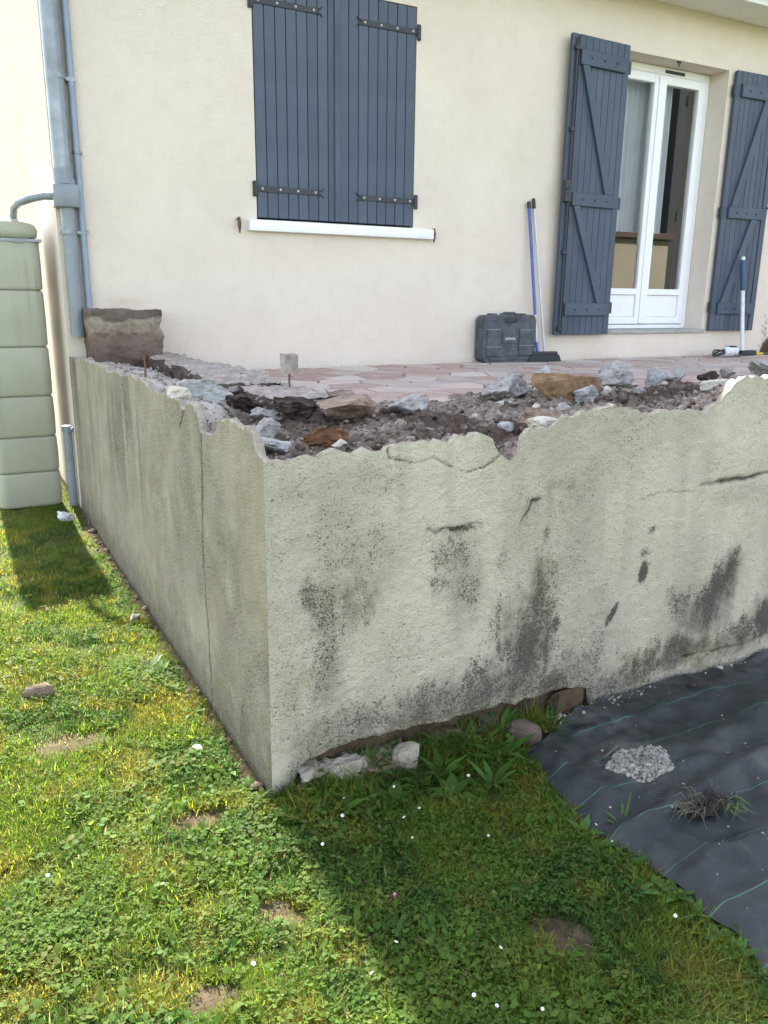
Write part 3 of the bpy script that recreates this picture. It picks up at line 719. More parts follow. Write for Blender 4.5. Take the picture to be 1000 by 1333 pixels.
def jag(u, o=0.0): return np.interp(np.asarray(u)+o, _jk, _jv)*.0078+np.interp(np.asarray(u)+o, _jk2, _jv2)*.011
def side_top(y):
    return np.interp(y, sp_y, sp_z)+jag(y, .3)*sst(YW, YW+.05, y)
front_pts = [(.667, .958), (.70, .955), (.785, .968), (.95, .964), (1.055, .97), (1.2, .972), (1.33, .978), (1.365, .972), (1.376, .95), (1.388, .925), (1.41, .905), (1.45, .90), (1.472, .918), (1.480, .965), (1.50, .98), (1.56, .986), (1.60, 1.004),
             (1.65, 1.012), (1.70, 1.030), (1.79, 1.031), (1.86, 1.030), (1.90, 1.018), (1.988, 1.006), (2.1, 1.002), (2.20, 1.0), (2.245, 1.003), (2.255, 1.018), (2.30, 1.025), (2.323, 1.045), (2.36, 1.09), (2.39, 1.105), (2.43, 1.112), (2.50, 1.098), (2.56, 1.10), (2.8, 1.09), (3.1, 1.04), (3.5, 1.06), (4.2, 1.0), (5.5, 1.04), (7.6, 1.0)]
fp_x = np.array([a for a, b in front_pts]); fp_z = np.array([b for a, b in front_pts])
def front_top(x):
    return np.interp(x, fp_x, fp_z)+jag(x)*sst(XW, XW+.05, x)
def P2(pts, ax):
    if ax == 'f': return [tuple(onY(a, b, YW)[[0, 2]]) for a, b in pts]
    return [tuple(onX(a, b, XW)[[1, 2]]) for a, b in pts]
base_px = [(357, 1040), (372, 1036), (384, 1016), (392, 998), (399, 993), (440, 972), (470, 962), (525, 948), (580, 938), (624, 925), (655, 916), (672, 918), (683, 909), (705, 908), (722, 898), (736, 895), (769, 896), (773, 928)]
bp_ = P2(base_px, 'f'); bp_x = np.array([a for a, b in bp_]+[2.0, 7.6]); bp_z = np.array([b for a, b in bp_]+[-.06, -.06])
bp_z[0] = -.06; bp_z[1] = -.04
bp_z[-3] = -.05
def front_bot(x): return np.interp(x, bp_x, bp_z)+(fbm(x*30, x*0, 57, 3)-.5)*.014

def skin(name, u, nz, top, bot, plane, side):
    tz, bz = top(u), bot(u)
    t = np.linspace(0, 1, nz)[:, None]
    U = np.repeat(u[None, :], nz, 0); Zs = bz[None, :]*(1-t)+tz[None, :]*t
    return U, Zs
def build_skin(name, u, nz, top, bot, side):
    U, Zs = skin(name, u, nz, top, bot, None, side)
    # relief: trowel undulation, lumps, cracks
    k_ = .35 if side else 1.0
    disp = (fbm(U*4, Zs*4, 61+side, 3)-.5)*(.005 if side else .012)+((fbm(U*45, Zs*45, 63+side, 2)-.5)*.0055+(vn(U*110, Zs*110, 66+side)-.5)*.0022)*k_
    crack = np.zeros(U.shape); stain = np.zeros(U.shape); moss = np.zeros(U.shape); grime = np.zeros(U.shape)
    wob = (fbm(U*38, Zs*38, 71, 3)-.5)*.016; wob2 = (fbm(U*38+9, Zs*38+5, 73, 3)-.5)*.016
    def add_crack(pts, w, depth, dark=.9, wl=1.0):
        nonlocal disp, crack
        d = poly_dist(U+wob*wl, Zs+wob2*wl, pts); along = .5+.5*sst(.32, .62, fbm(U*13, Zs*13, 77, 3)); w_ = w*(.55+.8*vn(U*17, Zs*17, 78)); g = np.exp(-(d/w_)**2)
        disp = disp-depth*g*along; crack = np.maximum(crack, dark*along*np.exp(-(d/(w_*.8))**2))
    def blob(px, py, rx, rz, s, tilt=0.0, soft=1.0, nz_=0.9, which='stain'):
        nonlocal stain, moss, grime
        c = P2([(px, py)], 'f' if not side else 's')[0]
        if which != 'moss' and min(rx, rz) > .02: rx, rz = rx*1.25, rz*1.25
        du, dz = U-c[0], Zs-c[1]; ca, sa = math.cos(tilt), math.sin(tilt)
        a = (du*ca+dz*sa)/rx; b = (-du*sa+dz*ca)/rz
        d = np.hypot(a, b)+(fbm(U*19, Zs*5.5, 81, 5)-.5)*nz_*2.0+(fbm(U*60, Zs*30, 83, 3)-.5)*.9
        v = s*1.15*(1-sst(1-soft*.9, 1+soft*.55, d))
        if which == 'stain': stain = np.maximum(stain, v)
        elif which == 'grime': grime = np.maximum(grime, min(1, s*1.3)*(1-sst(.05, 1.6, np.hypot(a, b)+(fbm(U*14, Zs*4, 85, 5)-.5)*1.0+(fbm(U*50, Zs*40, 86, 3)-.5)*.6)))
        else: moss = np.maximum(moss, v)
    if not side:
        add_crack(P2([(505, 583), (508, 596), (537, 602), (565, 596), (582, 604), (605, 615), (630, 610), (652, 593)], 'f'), .0030, .006, .95, .5)
        add_crack(P2([(913, 632), (945, 626), (975, 622), (1005, 614), (1060, 600)], 'f'), .0075, .014, .95, .8)
        add_crack(P2([(835, 652), (860, 642), (885, 640), (908, 638)], 'f'), .002, .003, .5)
        add_crack(P2([(558, 693), (590, 687), (628, 682)], 'f'), .0055, .006, .9, 1.6)
        add_crack(P2([(676, 678), (692, 655), (704, 648)], 'f'), .006, .006, .9, 1.8)
        add_crack(P2([(888, 856), (915, 850), (950, 842), (972, 838), (1000, 824), (1060, 800)], 'f'), .005, .010, .95, .8)
        add_crack(P2([(383, 1040), (388, 1015), (400, 994)], 'f'), .004, .006, .8)
        add_crack(P2([(345, 728), (420, 712), (500, 690)], 'f'), .0016, .0015, .25)
        # mildew runs and spots
        for a in [(405, 775, .025, .05, .42, .2), (420, 800, .035, .06, .40, -.3), (425, 855, .035, .16, .36, -.08), (450, 800, .08, .08, .26), (470, 720, .16, .07, .22), (590, 720, .06, .05, .42), (610, 770, .05, .07, .34), (700, 790, .055, .14, .50), (685, 850, .085, .17, .66, .05), (640, 900, .13, .10, .50), (560, 920, .2, .07, .40), (470, 940, .2, .06, .34),
                  (720, 900, .12, .08, .50), (750, 860, .10, .09, .35), (655, 730, .03, .05, .25), (572, 760, .03, .03, .4), (945, 750, .045, .085, .80, -.5), (920, 790, .085, .06, .62, -.3), (890, 785, .06, .05, .42), (1000, 805, .06, .06, .85), (960, 820, .12, .04, .5), (880, 845, .10, .05, .52), (850, 870, .12, .06, .5), (800, 895, .14, .05, .45),
                  (838, 745, .018, .035, .9, -.25, 1.0, 1.3), (797, 800, .016, .05, .9, -.5, .9, 1.3), (690, 652, .03, .02, .6), (600, 688, .06, .012, .75, -.05), (585, 705, .02, .02, .5), (725, 810, .02, .035, .6), (715, 745, .03, .04, .3), (480, 620, .14, .05, .20), (380, 640, .08, .05, .16), (960, 600, .25, .06, .12), (850, 690, .02, .012, .5), (840, 720, .03, .02, .4), (440, 700, .1, .12, .2), (520, 850, .1, .1, .16), (1080, 760, .2, .15, .6), (1200, 740, .2, .2, .5)]: blob(*a)
        for a in [(700, 760, .05, .10, .50), (685, 840, .10, .20, .80, .04), (660, 890, .16, .10, .62), (560, 925, .26, .07, .5), (450, 950, .16, .06, .42), (403, 785, .022, .07, .55, .25), (420, 815, .04, .06, .42), (430, 880, .035, .12, .40, -.1), (600, 760, .07, .14, .30), (745, 880, .14, .09, .50), (945, 760, .06, .11, .80, -.5), (915, 800, .12, .08, .66, -.2), (1000, 800, .09, .09, .80), (880, 850, .16, .06, .62), (960, 835, .16, .05, .6), (800, 890, .20, .05, .5), (838, 745, .016, .03, .8, -.25), (797, 800, .014, .045, .85, -.5), (690, 660, .04, .04, .4), (600, 690, .07, .02, .45), (440, 630, .2, .05, .22), (980, 640, .2, .04, .22), (720, 640, .05, .12, .18), (1120, 770, .2, .2, .6)]: blob(*a, which='grime')
        grime = np.maximum(grime, .05+.30*sst(.42, .72, fbm(U*4, Zs*1.6, 87, 5)))
        grime = np.maximum(grime, .24*sst(.45, .75, fbm(U*14, Zs*.9, 88, 4))*sst(.0, .45, Zs))
        grime = np.maximum(grime, .55*sst(.16, .0, Zs-np.minimum(bot(u)[None, :], .1)))
        stain = np.maximum(stain, (.38*sst(.20, .02, Zs-np.minimum(bot(u)[None, :], .1))*(0.4+fbm(U*5, Zs*3, 91, 3))))
        stain = np.maximum(stain, .0+.20*sst(.38, .8, fbm(U*3.2, Zs*2.0, 93, 5)))
        for a in [(900, 850, .35, .06, .8), (560, 940, .3, .05, .7), (700, 780, .06, .2, .5), (730, 640, .12, .07, .4), (460, 770, .08, .08, .45), (700, 900, .2, .06, .6), (400, 960, .06, .2, .35), (690, 690, .05, .08, .5)]: blob(*a, which='moss')
    else:
        cr = [onX(a, b, XW)[[1, 2]] for a, b in [(261, 560), (263, 620), (264, 700), (268, 780), (272, 850), (277, 915)]]
        add_crack([tuple(c) for c in cr], .0060, .010, 1.0, .3)
        cr = [onX(a, b, XW)[[1, 2]] for a, b in [(317, 905), (314, 940), (313, 965)]]; add_crack([tuple(c) for c in cr], .003, .004, .5, .4)
        cr = [onX(a, b, XW)[[1, 2]] for a, b in [(240, 528), (236, 545), (234, 556)]]; add_crack([tuple(c) for c in cr], .005, .008, .7, .4)
        # vertical runs
        runs = fbm(U*6.5, Zs*.5, 95, 3); stain = np.maximum(stain, .48*sst(.48, .78, runs)*(0.35+.65*sst(.15, .8, Zs)))
        stain = np.maximum(stain, .38*sst(.22, 0.0, Zs)); stain = np.maximum(stain, .08+.24*sst(.35, .75, fbm(U*6, Zs*4, 94, 5)))
        for a in [(150, 560, .12, .20, .42), (200, 600, .2, .3, .26), (165, 530, .06, .1, .5), (130, 640, .06, .3, .25)]: blob(*a)
        grime = np.maximum(.36*sst(.42, .78, fbm(U*8, Zs*.8, 96, 4))*sst(-.2, .7, Zs), .55*sst(.3, .0, Zs)); grime = np.maximum(grime, .15)
        moss = .35*fbm(U*3, Zs*2, 97, 3)+.5*sst(.3, .0, Zs)
    fade = sst(0, .03, U-u[0])
    disp = disp*fade
    rim = 3
    edge = np.zeros(U.shape); edge[-1:, :] = .25
    n, k = U.shape
    P = (np.stack([U, YW-disp, Zs], -1) if not side else np.stack([XW-disp, U, Zs], -1)).reshape(-1, 3)
    # fractured thickness of the render along top and bottom
    tj = top(u)+np.interp(u, _jk, _jv[::-1])*.010-.006; dk_ = .022+vn(u*25, u*0, 98)*.014
    bt = bot(u)+.004
    def strip(z, d): return np.stack([u, YW+d, z], -1) if not side else np.stack([XW+d, u, z], -1)
    t0 = P.reshape(n, k, 3)[-1].copy(); t1 = strip(tj, dk_); t2 = strip(tj-.09, dk_+.003); b1 = strip(bt, dk_*.9)
    V = np.concatenate([P, t1, t2, b1, t0]); idx = np.arange(n*k).reshape(n, k); i1 = n*k+np.arange(k); i2 = i1+k; i3 = i2+k; i0 = i3+k
    Fq = [np.stack([idx[:-1, :-1], idx[:-1, 1:], idx[1:, 1:], idx[1:, :-1]], -1).reshape(-1, 4),
          np.stack([i0[:-1], i0[1:], i1[1:], i1[:-1]], -1), np.stack([i1[:-1], i1[1:], i2[1:], i2[:-1]], -1), np.stack([i3[:-1], i3[1:], idx[0, 1:], idx[0, :-1]], -1)]
    Fq = np.concatenate(Fq)
    if side: Fq = Fq[:, ::-1]
    z3 = np.zeros(4*k)
    at = {'grime': np.concatenate([grime.ravel(), z3]), 'stain': np.concatenate([stain.ravel(), z3]), 'crack': np.concatenate([np.clip(crack, 0, 1).ravel(), z3]), 'moss': np.concatenate([moss.ravel(), z3]),
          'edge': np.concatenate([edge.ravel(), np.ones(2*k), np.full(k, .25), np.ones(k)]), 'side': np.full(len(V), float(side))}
    return mk(name, V, Fq, MAT['rough'], RW, True, at)
uf = np.concatenate([np.arange(XW, 2.95, .0042), np.arange(2.95, 7.6, .02)])
build_skin('front_render', uf, 205, front_top, front_bot, 0)
us = np.concatenate([np.arange(YW, 3.2, .0045), np.arange(3.2, YF-.002, .008), [YF-.002]])
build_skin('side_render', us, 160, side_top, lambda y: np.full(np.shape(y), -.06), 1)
# masonry behind the fallen render at the foot of the front
cu = np.arange(XW+.03, 7.6, .012); cz = np.arange(-.08, .90, .012)
CU, CZ = np.meshgrid(cu, cz); cd = YW+.034+(fbm(CU*9, CZ*9, 101, 4)-.5)*.05*sst(.32, .1, CZ)+(fbm(CU*50, CZ*50, 103, 2)-.5)*.010
cd = np.maximum(cd, YW+.030+.0*CU)-.0
ci = np.arange(CU.size).reshape(CU.shape); cF = np.stack([ci[:-1, :-1], ci[:-1, 1:], ci[1:, 1:], ci[1:, :-1]], -1).reshape(-1, 4)
m = MAT['footing'] = m_rock('earthy_footing', (0.035, 0.025, 0.017), (0.10, 0.072, 0.048), (0.20, 0.165, 0.125), 12)
mk('masonry_core', np.stack([CU, cd, CZ], -1).reshape(-1, 3), cF, m, RW, True)
# top of the hacked-off masonry and the rubble bed behind it
hx = np.concatenate([np.arange(XW+.010, 3.6, .012), np.arange(3.6, 7.6, .035)]); hy = np.concatenate([np.arange(YW+.012, 3.75, .012), np.arange(3.75, YF-.01, .02)])
HX, HY = np.meshgrid(hx, hy)
def bed_z(x, y):
    ft = np.interp(x, fp_x, fp_z); stp = np.interp(y, sp_y, sp_z)
    left = 1-sst(1.02, 1.16, x+(fbm(x*4, y*4, 113, 3)-.5)*.12)
    left = left*sst(2.45, 2.75, y-sst(.76, 1.0, x)*.55)
    base = np.interp(y, [1.90, 1.95, 2.2, 2.6, 3.0, 3.35, 3.7], [.955, .945, .93, .925, .90, .86, .80])+sst(1.3, 2.4, x)*.02
    base = base+(ft-.97)*np.exp(-((y-1.9)/.16)**2)*.9
    notch = np.exp(-(((x-1.44)/.06)**2+((y-1.95)/.10)**2)); base = base-.055*notch
    pit = np.exp(-(((x-.95)/.20)**2+((y-2.5)/.20)**2))*.035+np.exp(-(((x-1.55)/.12)**2+((y-2.12)/.09)**2))*.05
    rough = (fbm(x*7, y*7, 111, 4)-.5)*.085+np.abs(fbm(x*24, y*24, 112, 3)-.5)*.075-.012+(fbm(x*60, y*60, 117, 2)-.5)*.02
    front = base-pit+rough
    xs_ = np.interp(x, [.667, .72, .95, 1.10, 1.3], [-.008, -.018, -.055, -.105, -.12])
    lz = stp+xs_+(fbm(x*14, y*14, 115, 4)-.5)*.035+np.abs(fbm(x*40, y*40, 116, 3)-.5)*.025
    z = front*(1-left)+lz*left
    e = np.exp(-(x-XW)/.05)*sst(2.35, 1.95, y); z = z*(1-e)+(np.minimum(z, stp-.012))*e        # stay under the broken rims
    z = np.where(x-XW < .06, np.minimum(z, stp-.010), z); z = np.where(y-YW < .06, np.minimum(z, ft-.012), z)
    return z, left
HZ, LEFT = bed_z(HX, HY)
def dirt_at(x, y, lf):
    dirt = np.zeros(np.shape(x))
    for px, py, rx, ry, q in [(320, 535, .22, .30, 1), (375, 535, .26, .26, 1), (440, 545, .25, .18, .9), (590, 545, .24, .18, 1), (640, 555, .2, .14, 1), (860, 512, .3, .2, 1), (905, 505, .25, .18, .95), (520, 540, .2, .16, .7), (820, 520, .2, .14, .8), (430, 565, .14, .10, .8), (960, 500, .3, .25, .8), (700, 530, .2, .12, .7), (480, 565, .16, .08, .6)]:
        c = onZ(px, py, .94); d = np.hypot((x-c[0])/rx, (y-c[1])/ry)+(fbm(x*10, y*10, 121, 4)-.5)*1.1
        dirt = np.maximum(dirt, q*(1-sst(.55, 1.15, d)))
    return np.maximum(dirt*.85, .65*sst(.50, .65, fbm(x*6, y*6, 123, 4)))*(1-lf)
dirt = dirt_at(HX, HY, LEFT)
keep = ((HY < 3.72) | (HX < 1.38)); kc = keep[:-1, :-1] & keep[1:, 1:]
hi = np.arange(HX.size).reshape(HX.shape); hF = np.stack([hi[:-1, :-1], hi[:-1, 1:], hi[1:, 1:], hi[1:, :-1]], -1)[kc]
used = np.zeros(HX.size, bool); used[hF.ravel()] = True; remap = np.cumsum(used)-1
tag(mk('rubble_bed', np.stack([HX, HY, HZ], -1).reshape(-1, 3)[used], remap[hF], MAT['rubble'], None, True, {'dirt': dirt.ravel()[used], 'white': LEFT.ravel()[used]}),
    'bed of crushed mortar and earth along the hacked off wall top', 'rubble', kind='stuff')
def bed_at(x, y): return float(bed_z(np.array([x]), np.array([y]))[0][0])

# ------------------------------------------------------------------ fragments too small to count, strewn over the bed
def scatter_stones(name, pts, sizes, mat, label, cat, dirtv=None, whitev=None):
    bm = bmesh.new(); bmesh.ops.create_icosphere(bm, subdivisions=1, radius=1.0)
    base = np.array([v.co[:] for v in bm.verts]); bf = np.array([[v.index for v in f.verts] for f in bm.faces]); bm.free()
    n = len(pts); k = len(base)
    sc = sizes[:, None]*rng.uniform(.55, 1.25, (n, 3)); sc[:, 2] *= .75
    jit = 1+rng.normal(0, .24, (n, k, 1)); a = rng.uniform(0, 6.28, n); b = rng.normal(0, .6, n)
    L = base[None]*jit*sc[:, None, :]
    ca, sa, cb, sb = np.cos(a)[:, None], np.sin(a)[:, None], np.cos(b)[:, None], np.sin(b)[:, None]
    x, y, z = L[..., 0], L[..., 1], L[..., 2]
    y, z = y*cb-z*sb, y*sb+z*cb; x, y = x*ca-y*sa, x*sa+y*ca
    V = np.stack([x, y, z], -1)+pts[:, None, :]
    Fq = (bf[None]+(np.arange(n)*k)[:, None, None]).reshape(-1, 3)
    at = {'dirt': np.repeat(dirtv if dirtv is not None else np.zeros(n), k), 'white': np.repeat(whitev if whitev is not None else np.zeros(n), k)}
    return tag(mk(name, V.reshape(-1, 3), Fq, mat, None, False, at), label, cat, kind='stuff')
n = 6500
X = np.concatenate([rng.uniform(XW+.02, 3.4, n), rng.uniform(3.4, 7, 900)]); Yp = np.concatenate([YW+.03+rng.beta(1.1, 1.7, n)*1.65, YW+.03+rng.beta(1.1, 1.7, 900)*1.5])
sz_ = np.clip(rng.lognormal(math.log(.0048), .7, len(X)), .0015, .028)
Zp, lf = bed_z(X, Yp); ok = (lf < .5)
ft = np.interp(X, fp_x, fp_z); ok &= ~((Yp-YW < sz_+.02) & (Zp+sz_ > ft+.004)); ok &= ~((X-XW < .05) & (Yp < 2.6))
X, Yp, Zp, sz_ = X[ok], Yp[ok], Zp[ok], sz_[ok]
dv = np.maximum(dirt_at(X, Yp, np.zeros(len(X)))*rng.uniform(.1, 1.2, len(X)), (rng.uniform(0, 1, len(X)) < .25)*rng.uniform(.4, 1, len(X))).clip(0, 1); wv_ = (rng.uniform(0, 1, len(X)) < .18).astype(float)*rng.uniform(.3, 1, len(X))*(dv < .2)
scatter_stones('rubble_fragments', np.stack([X, Yp, Zp+sz_*.08], -1), sz_, MAT['rubble'], 'crushed mortar fragments strewn over the broken wall top', 'rubble', dv, wv_)
n = 900; X = rng.uniform(XW+.03, 1.05, n); Yp = rng.uniform(2.6, 5.3, n); sz_ = np.clip(rng.lognormal(math.log(.006), .5, n), .002, .02)
Zp, lf = bed_z(X, Yp); scatter_stones('concrete_crumbs', np.stack([X, Yp, Zp+sz_*.3], -1), sz_, MAT['rubble'], 'pale concrete crumbs on the bared side wall top', 'rubble', np.zeros(n), rng.uniform(.2, 1, n))

# ------------------------------------------------------------------ larger lumps on the bed, one by one
def lump(name, px, py, w, h, depth, mat, label, seed, z=.935, rough=.3, cuts=6, rot=0., tilt=(0, 0), cat='rubble', sink=.012, group=None):
    """px,py foot of the lump in the picture; w,h in picture px; depth in metres"""
    q = onZ(px, py, z); z2 = bed_at(q[0], q[1]) if q[1] < 3.7 else TZ
    q = onZ(px, py, z2); z2 = bed_at(q[0], q[1]) if q[1] < 3.7 else TZ
    q = onZ(px, py, z2)
    d = np.linalg.norm(q-np.array([0, 0, CAM_H]))/F_PX
    o = rock(name, (q[0], q[1]+depth*.3, z2-sink), (w*d, depth, h*d+sink), mat, seed, rough+.12, cuts, rot, 4, tilt)
    return tag(o, label, cat, group)
lump('concrete_lump', 264, 522, 62, 28, .15, MAT['blue_rock'], 'pale blue-grey concrete lump on the bared side wall top', 3, z=.95, rot=-.2)
lump('concrete_lump', 236, 522, 34, 17, .10, MAT['cream_rock'], 'flat whitish flake tilted beside the blue-grey lump', 5, z=.96)
lump('concrete_lump', 361, 592, 54, 22, .12, MAT['blue_rock'], 'flat blue-grey mortar lump at the wall corner', 8)
lump('concrete_lump', 350, 574, 46, 28, .13, MAT['grey_rock'], 'rounded grey concrete lump behind the flat blue-grey one at the corner', 9)
lump('concrete_lump', 352, 552, 42, 20, .12, MAT['grey_rock'], 'small grey-brown lump in the dark hollow at the corner', 14, sink=.006)
lump('brown_stone', 426, 583, 66, 26, .11, MAT['rust_rock'], 'rust brown crumbly stone lying at the front edge', 11, rough=.45)
lump('earth_clod', 330, 545, 70, 30, .22, MAT['dark_rock'], 'black-brown earth clod under the broken paving edge', 15, rough=.5)
lump('earth_clod', 395, 545, 62, 22, .18, MAT['dark_rock'], 'dark earth clod between the paving edge and rusty stone', 16, rough=.5)
lump('brown_stone', 462, 549, 84, 32, .20, MAT['tan_rock'], 'long tan mortar block with dark underside', 21, rough=.25)
lump('concrete_lump', 540, 541, 50, 26, .14, MAT['grey_rock'], 'low grey concrete lump at the edge of the paving', 23)
lump('concrete_lump', 668, 520, 66, 34, .20, MAT['grey_rock'], 'large rough grey concrete lump in front of the tool case', 25, rough=.35)
lump('concrete_lump', 711, 504, 34, 26, .14, MAT['blue_rock'], 'smaller bluish concrete lump between grey and brown ones', 27)
lump('concrete_lump', 640, 518, 24, 20, .10, MAT['grey_rock'], 'small dark grey lump leaning on the large grey one', 28)
lump('brown_stone', 746, 526, 106, 38, .20, MAT['brown_rock'], 'wide wedge-shaped ochre brown stone on the rubble', 31, rough=.16, cuts=4)
lump('concrete_lump', 811, 506, 62, 34, .20, MAT['grey_rock'], 'large pale concrete lump in front of the left door shutter', 33, rough=.35)
lump('concrete_lump', 860, 503, 26, 24, .12, MAT['blue_rock'], 'narrow pale lump beside the large one below the door', 35)
lump('concrete_lump', 882, 500, 34, 18, .12, MAT['grey_rock'], 'small grey lump below the door threshold', 37)
lump('concrete_lump', 926, 496, 30, 12, .10, MAT['dark_rock'], 'small dark stone on the rubble under the right shutter', 39)
lump('concrete_lump', 950, 492, 28, 12, .10, MAT['grey_rock'], 'small grey stone under the blue handled scraper', 40)
lump('render_flake', 938, 512, 40, 22, .09, MAT['cream_rock'], 'upturned cream render flake at the high end of the wall', 41, rough=.14, cuts=4, tilt=(.4, .2))
lump('render_flake', 716, 560, 40, 16, .09, MAT['cream_rock'], 'flat cream render flake beside the notch', 43, rough=.14, cuts=4)
lump('concrete_lump', 710, 552, 60, 20, .12, MAT['tan_rock'], 'broad tan mortar lump beside the notch', 44)
lump('concrete_lump', 770, 522, 40, 20, .12, MAT['blue_rock'], 'small bluish lump right of the ochre stone', 48)
lump('concrete_lump', 1020, 492, 80, 22, .20, MAT['grey_rock'], 'grey lump at the far stretch of the rubble', 49)
rr = random.Random(5)
for k in range(46):
    while True:
        x, y = rr.uniform(.8, 3.6), rr.uniform(2.02, 3.2)
        if not (x < 1.35 and y > 2.6): break
    s = rr.uniform(.022, .055); mt = rr.choice(['grey_rock', 'tan_rock', 'grey_rock', 'cream_rock', 'dark_rock', 'blue_rock', 'tan_rock'])
    o = rock('mortar_fragment', (x, y, bed_at(x, y)-s*.2), (s*rr.uniform(1, 1.9), s*rr.uniform(.8, 1.4), s*rr.uniform(.6, .95)), MAT[mt], 100+k, .35, 6, rr.uniform(0, 6), 2)
    tag(o, {'grey_rock': 'fist-sized grey concrete fragment', 'tan_rock': 'fist-sized tan mortar fragment', 'cream_rock': 'fist-sized cream render fragment', 'dark_rock': 'fist-sized dark earthy fragment', 'blue_rock': 'fist-sized bluish concrete fragment'}[mt]+' among the rubble on the wall top', 'rubble', 'fist-sized fragments on the wall top')

# ------------------------------------------------------------------ remains of the parapet
def slab_piece(name, x0, x1, y0, y1, z0, z1, mat, label, seed, cat='rubble', dz=0.0, amp=.016, side=None):
    bm = bmesh.new(); bmesh.ops.create_cube(bm, size=1.0); bmesh.ops.subdivide_edges(bm, edges=bm.edges, cuts=22, use_grid_fill=True)
    sv = Vector((seed*2.3, seed, -seed))
    lx, ly, lz = x1-x0, y1-y0, z1-z0
    for v in bm.verts:
        p = Vector((v.co.x*lx, v.co.y*ly, v.co.z*lz))
        nn = Vector((mnoise.fractal(p*9+sv, 1, 2, 4), mnoise.fractal(p*9-sv, 1, 2, 4), mnoise.fractal(p*9+sv*2, 1, 2, 4)))
        q = Vector((mnoise.noise(p*45+sv), mnoise.noise(p*45-sv), mnoise.noise(p*45+sv*3)))*.004
        p = p+Vector((nn.x*amp, nn.y*amp*1.3, nn.z*amp*.6))+q
        p.z += dz*(v.co.y)
        v.co = p+Vector((0, 0, lz/2))
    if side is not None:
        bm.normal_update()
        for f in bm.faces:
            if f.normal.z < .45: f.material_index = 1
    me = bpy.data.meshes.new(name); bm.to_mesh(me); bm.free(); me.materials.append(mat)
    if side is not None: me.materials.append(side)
    o = bpy.data.objects.new(name, me); o.location = ((x0+x1)/2, (y0+y1)/2, z0); COL.objects.link(o)
    return tag(o, label, cat)
def m_block():
    m, t, b = mat_new('layered_block'); co = objco(t)
    sx = N(t, 'ShaderNodeSeparateXYZ'); t.links.new(co, sx.inputs[0])
    z = mth(t, 'ADD', sx.outputs[2], mth(t, 'MULTIPLY', mth(t, 'SUBTRACT', tnoise(t, 7, 4, .6, co), .5), .16))
    c = ramp(t, mrange(t, z, 0, .34, 0, 1, False), [(0.0, (.14, .10, .078)), (.52, (.25, .185, .15)), (.60, (.38, .315, .24)), (.80, (.42, .36, .28)), (.86, (.17, .13, .108)), (1., (.22, .18, .155))])
    c = mix(t, mrange(t, tnoise(t, 40, 6, .75, co), .45, .75, 0, .6), c, (.10, .075, .06)); t.links.new(c, b.inputs['Base Color']); b.inputs['Roughness'].default_value = .97
    bump(t, b, mth(t, 'ADD', tnoise(t, 45, 6, .75, co), tnoise(t, 180, 3, .6, co)), .9, .014)
    return m
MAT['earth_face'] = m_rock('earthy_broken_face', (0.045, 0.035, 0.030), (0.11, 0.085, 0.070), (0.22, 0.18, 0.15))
MAT['block'] = m_block()
slab_piece('parapet_block', .770, 1.185, 5.14, 5.435, .93, 1.262, MAT['block'], 'earthy brown block of old parapet against the house corner', 3, 'block', amp=.022)
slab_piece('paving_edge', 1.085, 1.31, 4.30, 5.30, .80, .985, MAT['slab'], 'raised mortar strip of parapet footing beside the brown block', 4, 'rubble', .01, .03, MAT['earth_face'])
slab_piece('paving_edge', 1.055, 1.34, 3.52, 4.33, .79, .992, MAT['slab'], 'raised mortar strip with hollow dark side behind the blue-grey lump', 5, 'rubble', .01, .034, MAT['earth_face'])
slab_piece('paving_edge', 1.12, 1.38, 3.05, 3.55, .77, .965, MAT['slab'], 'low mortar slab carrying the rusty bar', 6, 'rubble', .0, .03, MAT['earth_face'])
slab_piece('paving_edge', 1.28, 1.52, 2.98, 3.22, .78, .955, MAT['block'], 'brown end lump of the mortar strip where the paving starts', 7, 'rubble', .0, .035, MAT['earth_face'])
q = onY(377, 503, 3.34)
rb = thing('rebar', (q[0], 3.34, .93), 'rusty upright bar topped by a cube of concrete', 'rebar')
MB().tube([(q[0]+.002, 3.34, .90), (q[0], 3.342, q[2]+.03), (q[0]+.002, 3.338, onY(377, 480, 3.34)[2])], .0045, 8).build('bar', MAT['rust'], rb)
za, zb = onY(377, 486, 3.34)[2], onY(377, 461, 3.34)[2]
o = slab_piece('concrete_cap', q[0]-.030, q[0]+.030, 3.31, 3.37, za, zb, MAT['slab'], None, 77, None, amp=.006)
o.data.transform(Matrix.Translation(o.location)); o.location = (0, 0, 0); o.parent = rb; o.matrix_parent_inverse = Matrix.Translation(-Vector(LOC[rb.name]))
for px, py0, py1, lab in ((122, 474, 446, 'thin rusty rebar stub by the brown parapet block'), (189, 484, 463, 'thin rusty rebar stub standing out of the pale side wall top')):
    X_ = .77; a, b = onX(px, py0, X_), onX(px, py1, X_)
    zb_ = bed_at(a[0], a[1])-.03
    o = MB().tube([(a[0], a[1], zb_), (a[0]+.002, a[1], (a[2]+b[2])/2), (a[0]-.002, a[1]+.004, b[2])], .005, 8).build('rebar_stub', MAT['rust'], None, loc=(a[0], a[1], zb_))
    tag(o, lab, 'rebar')

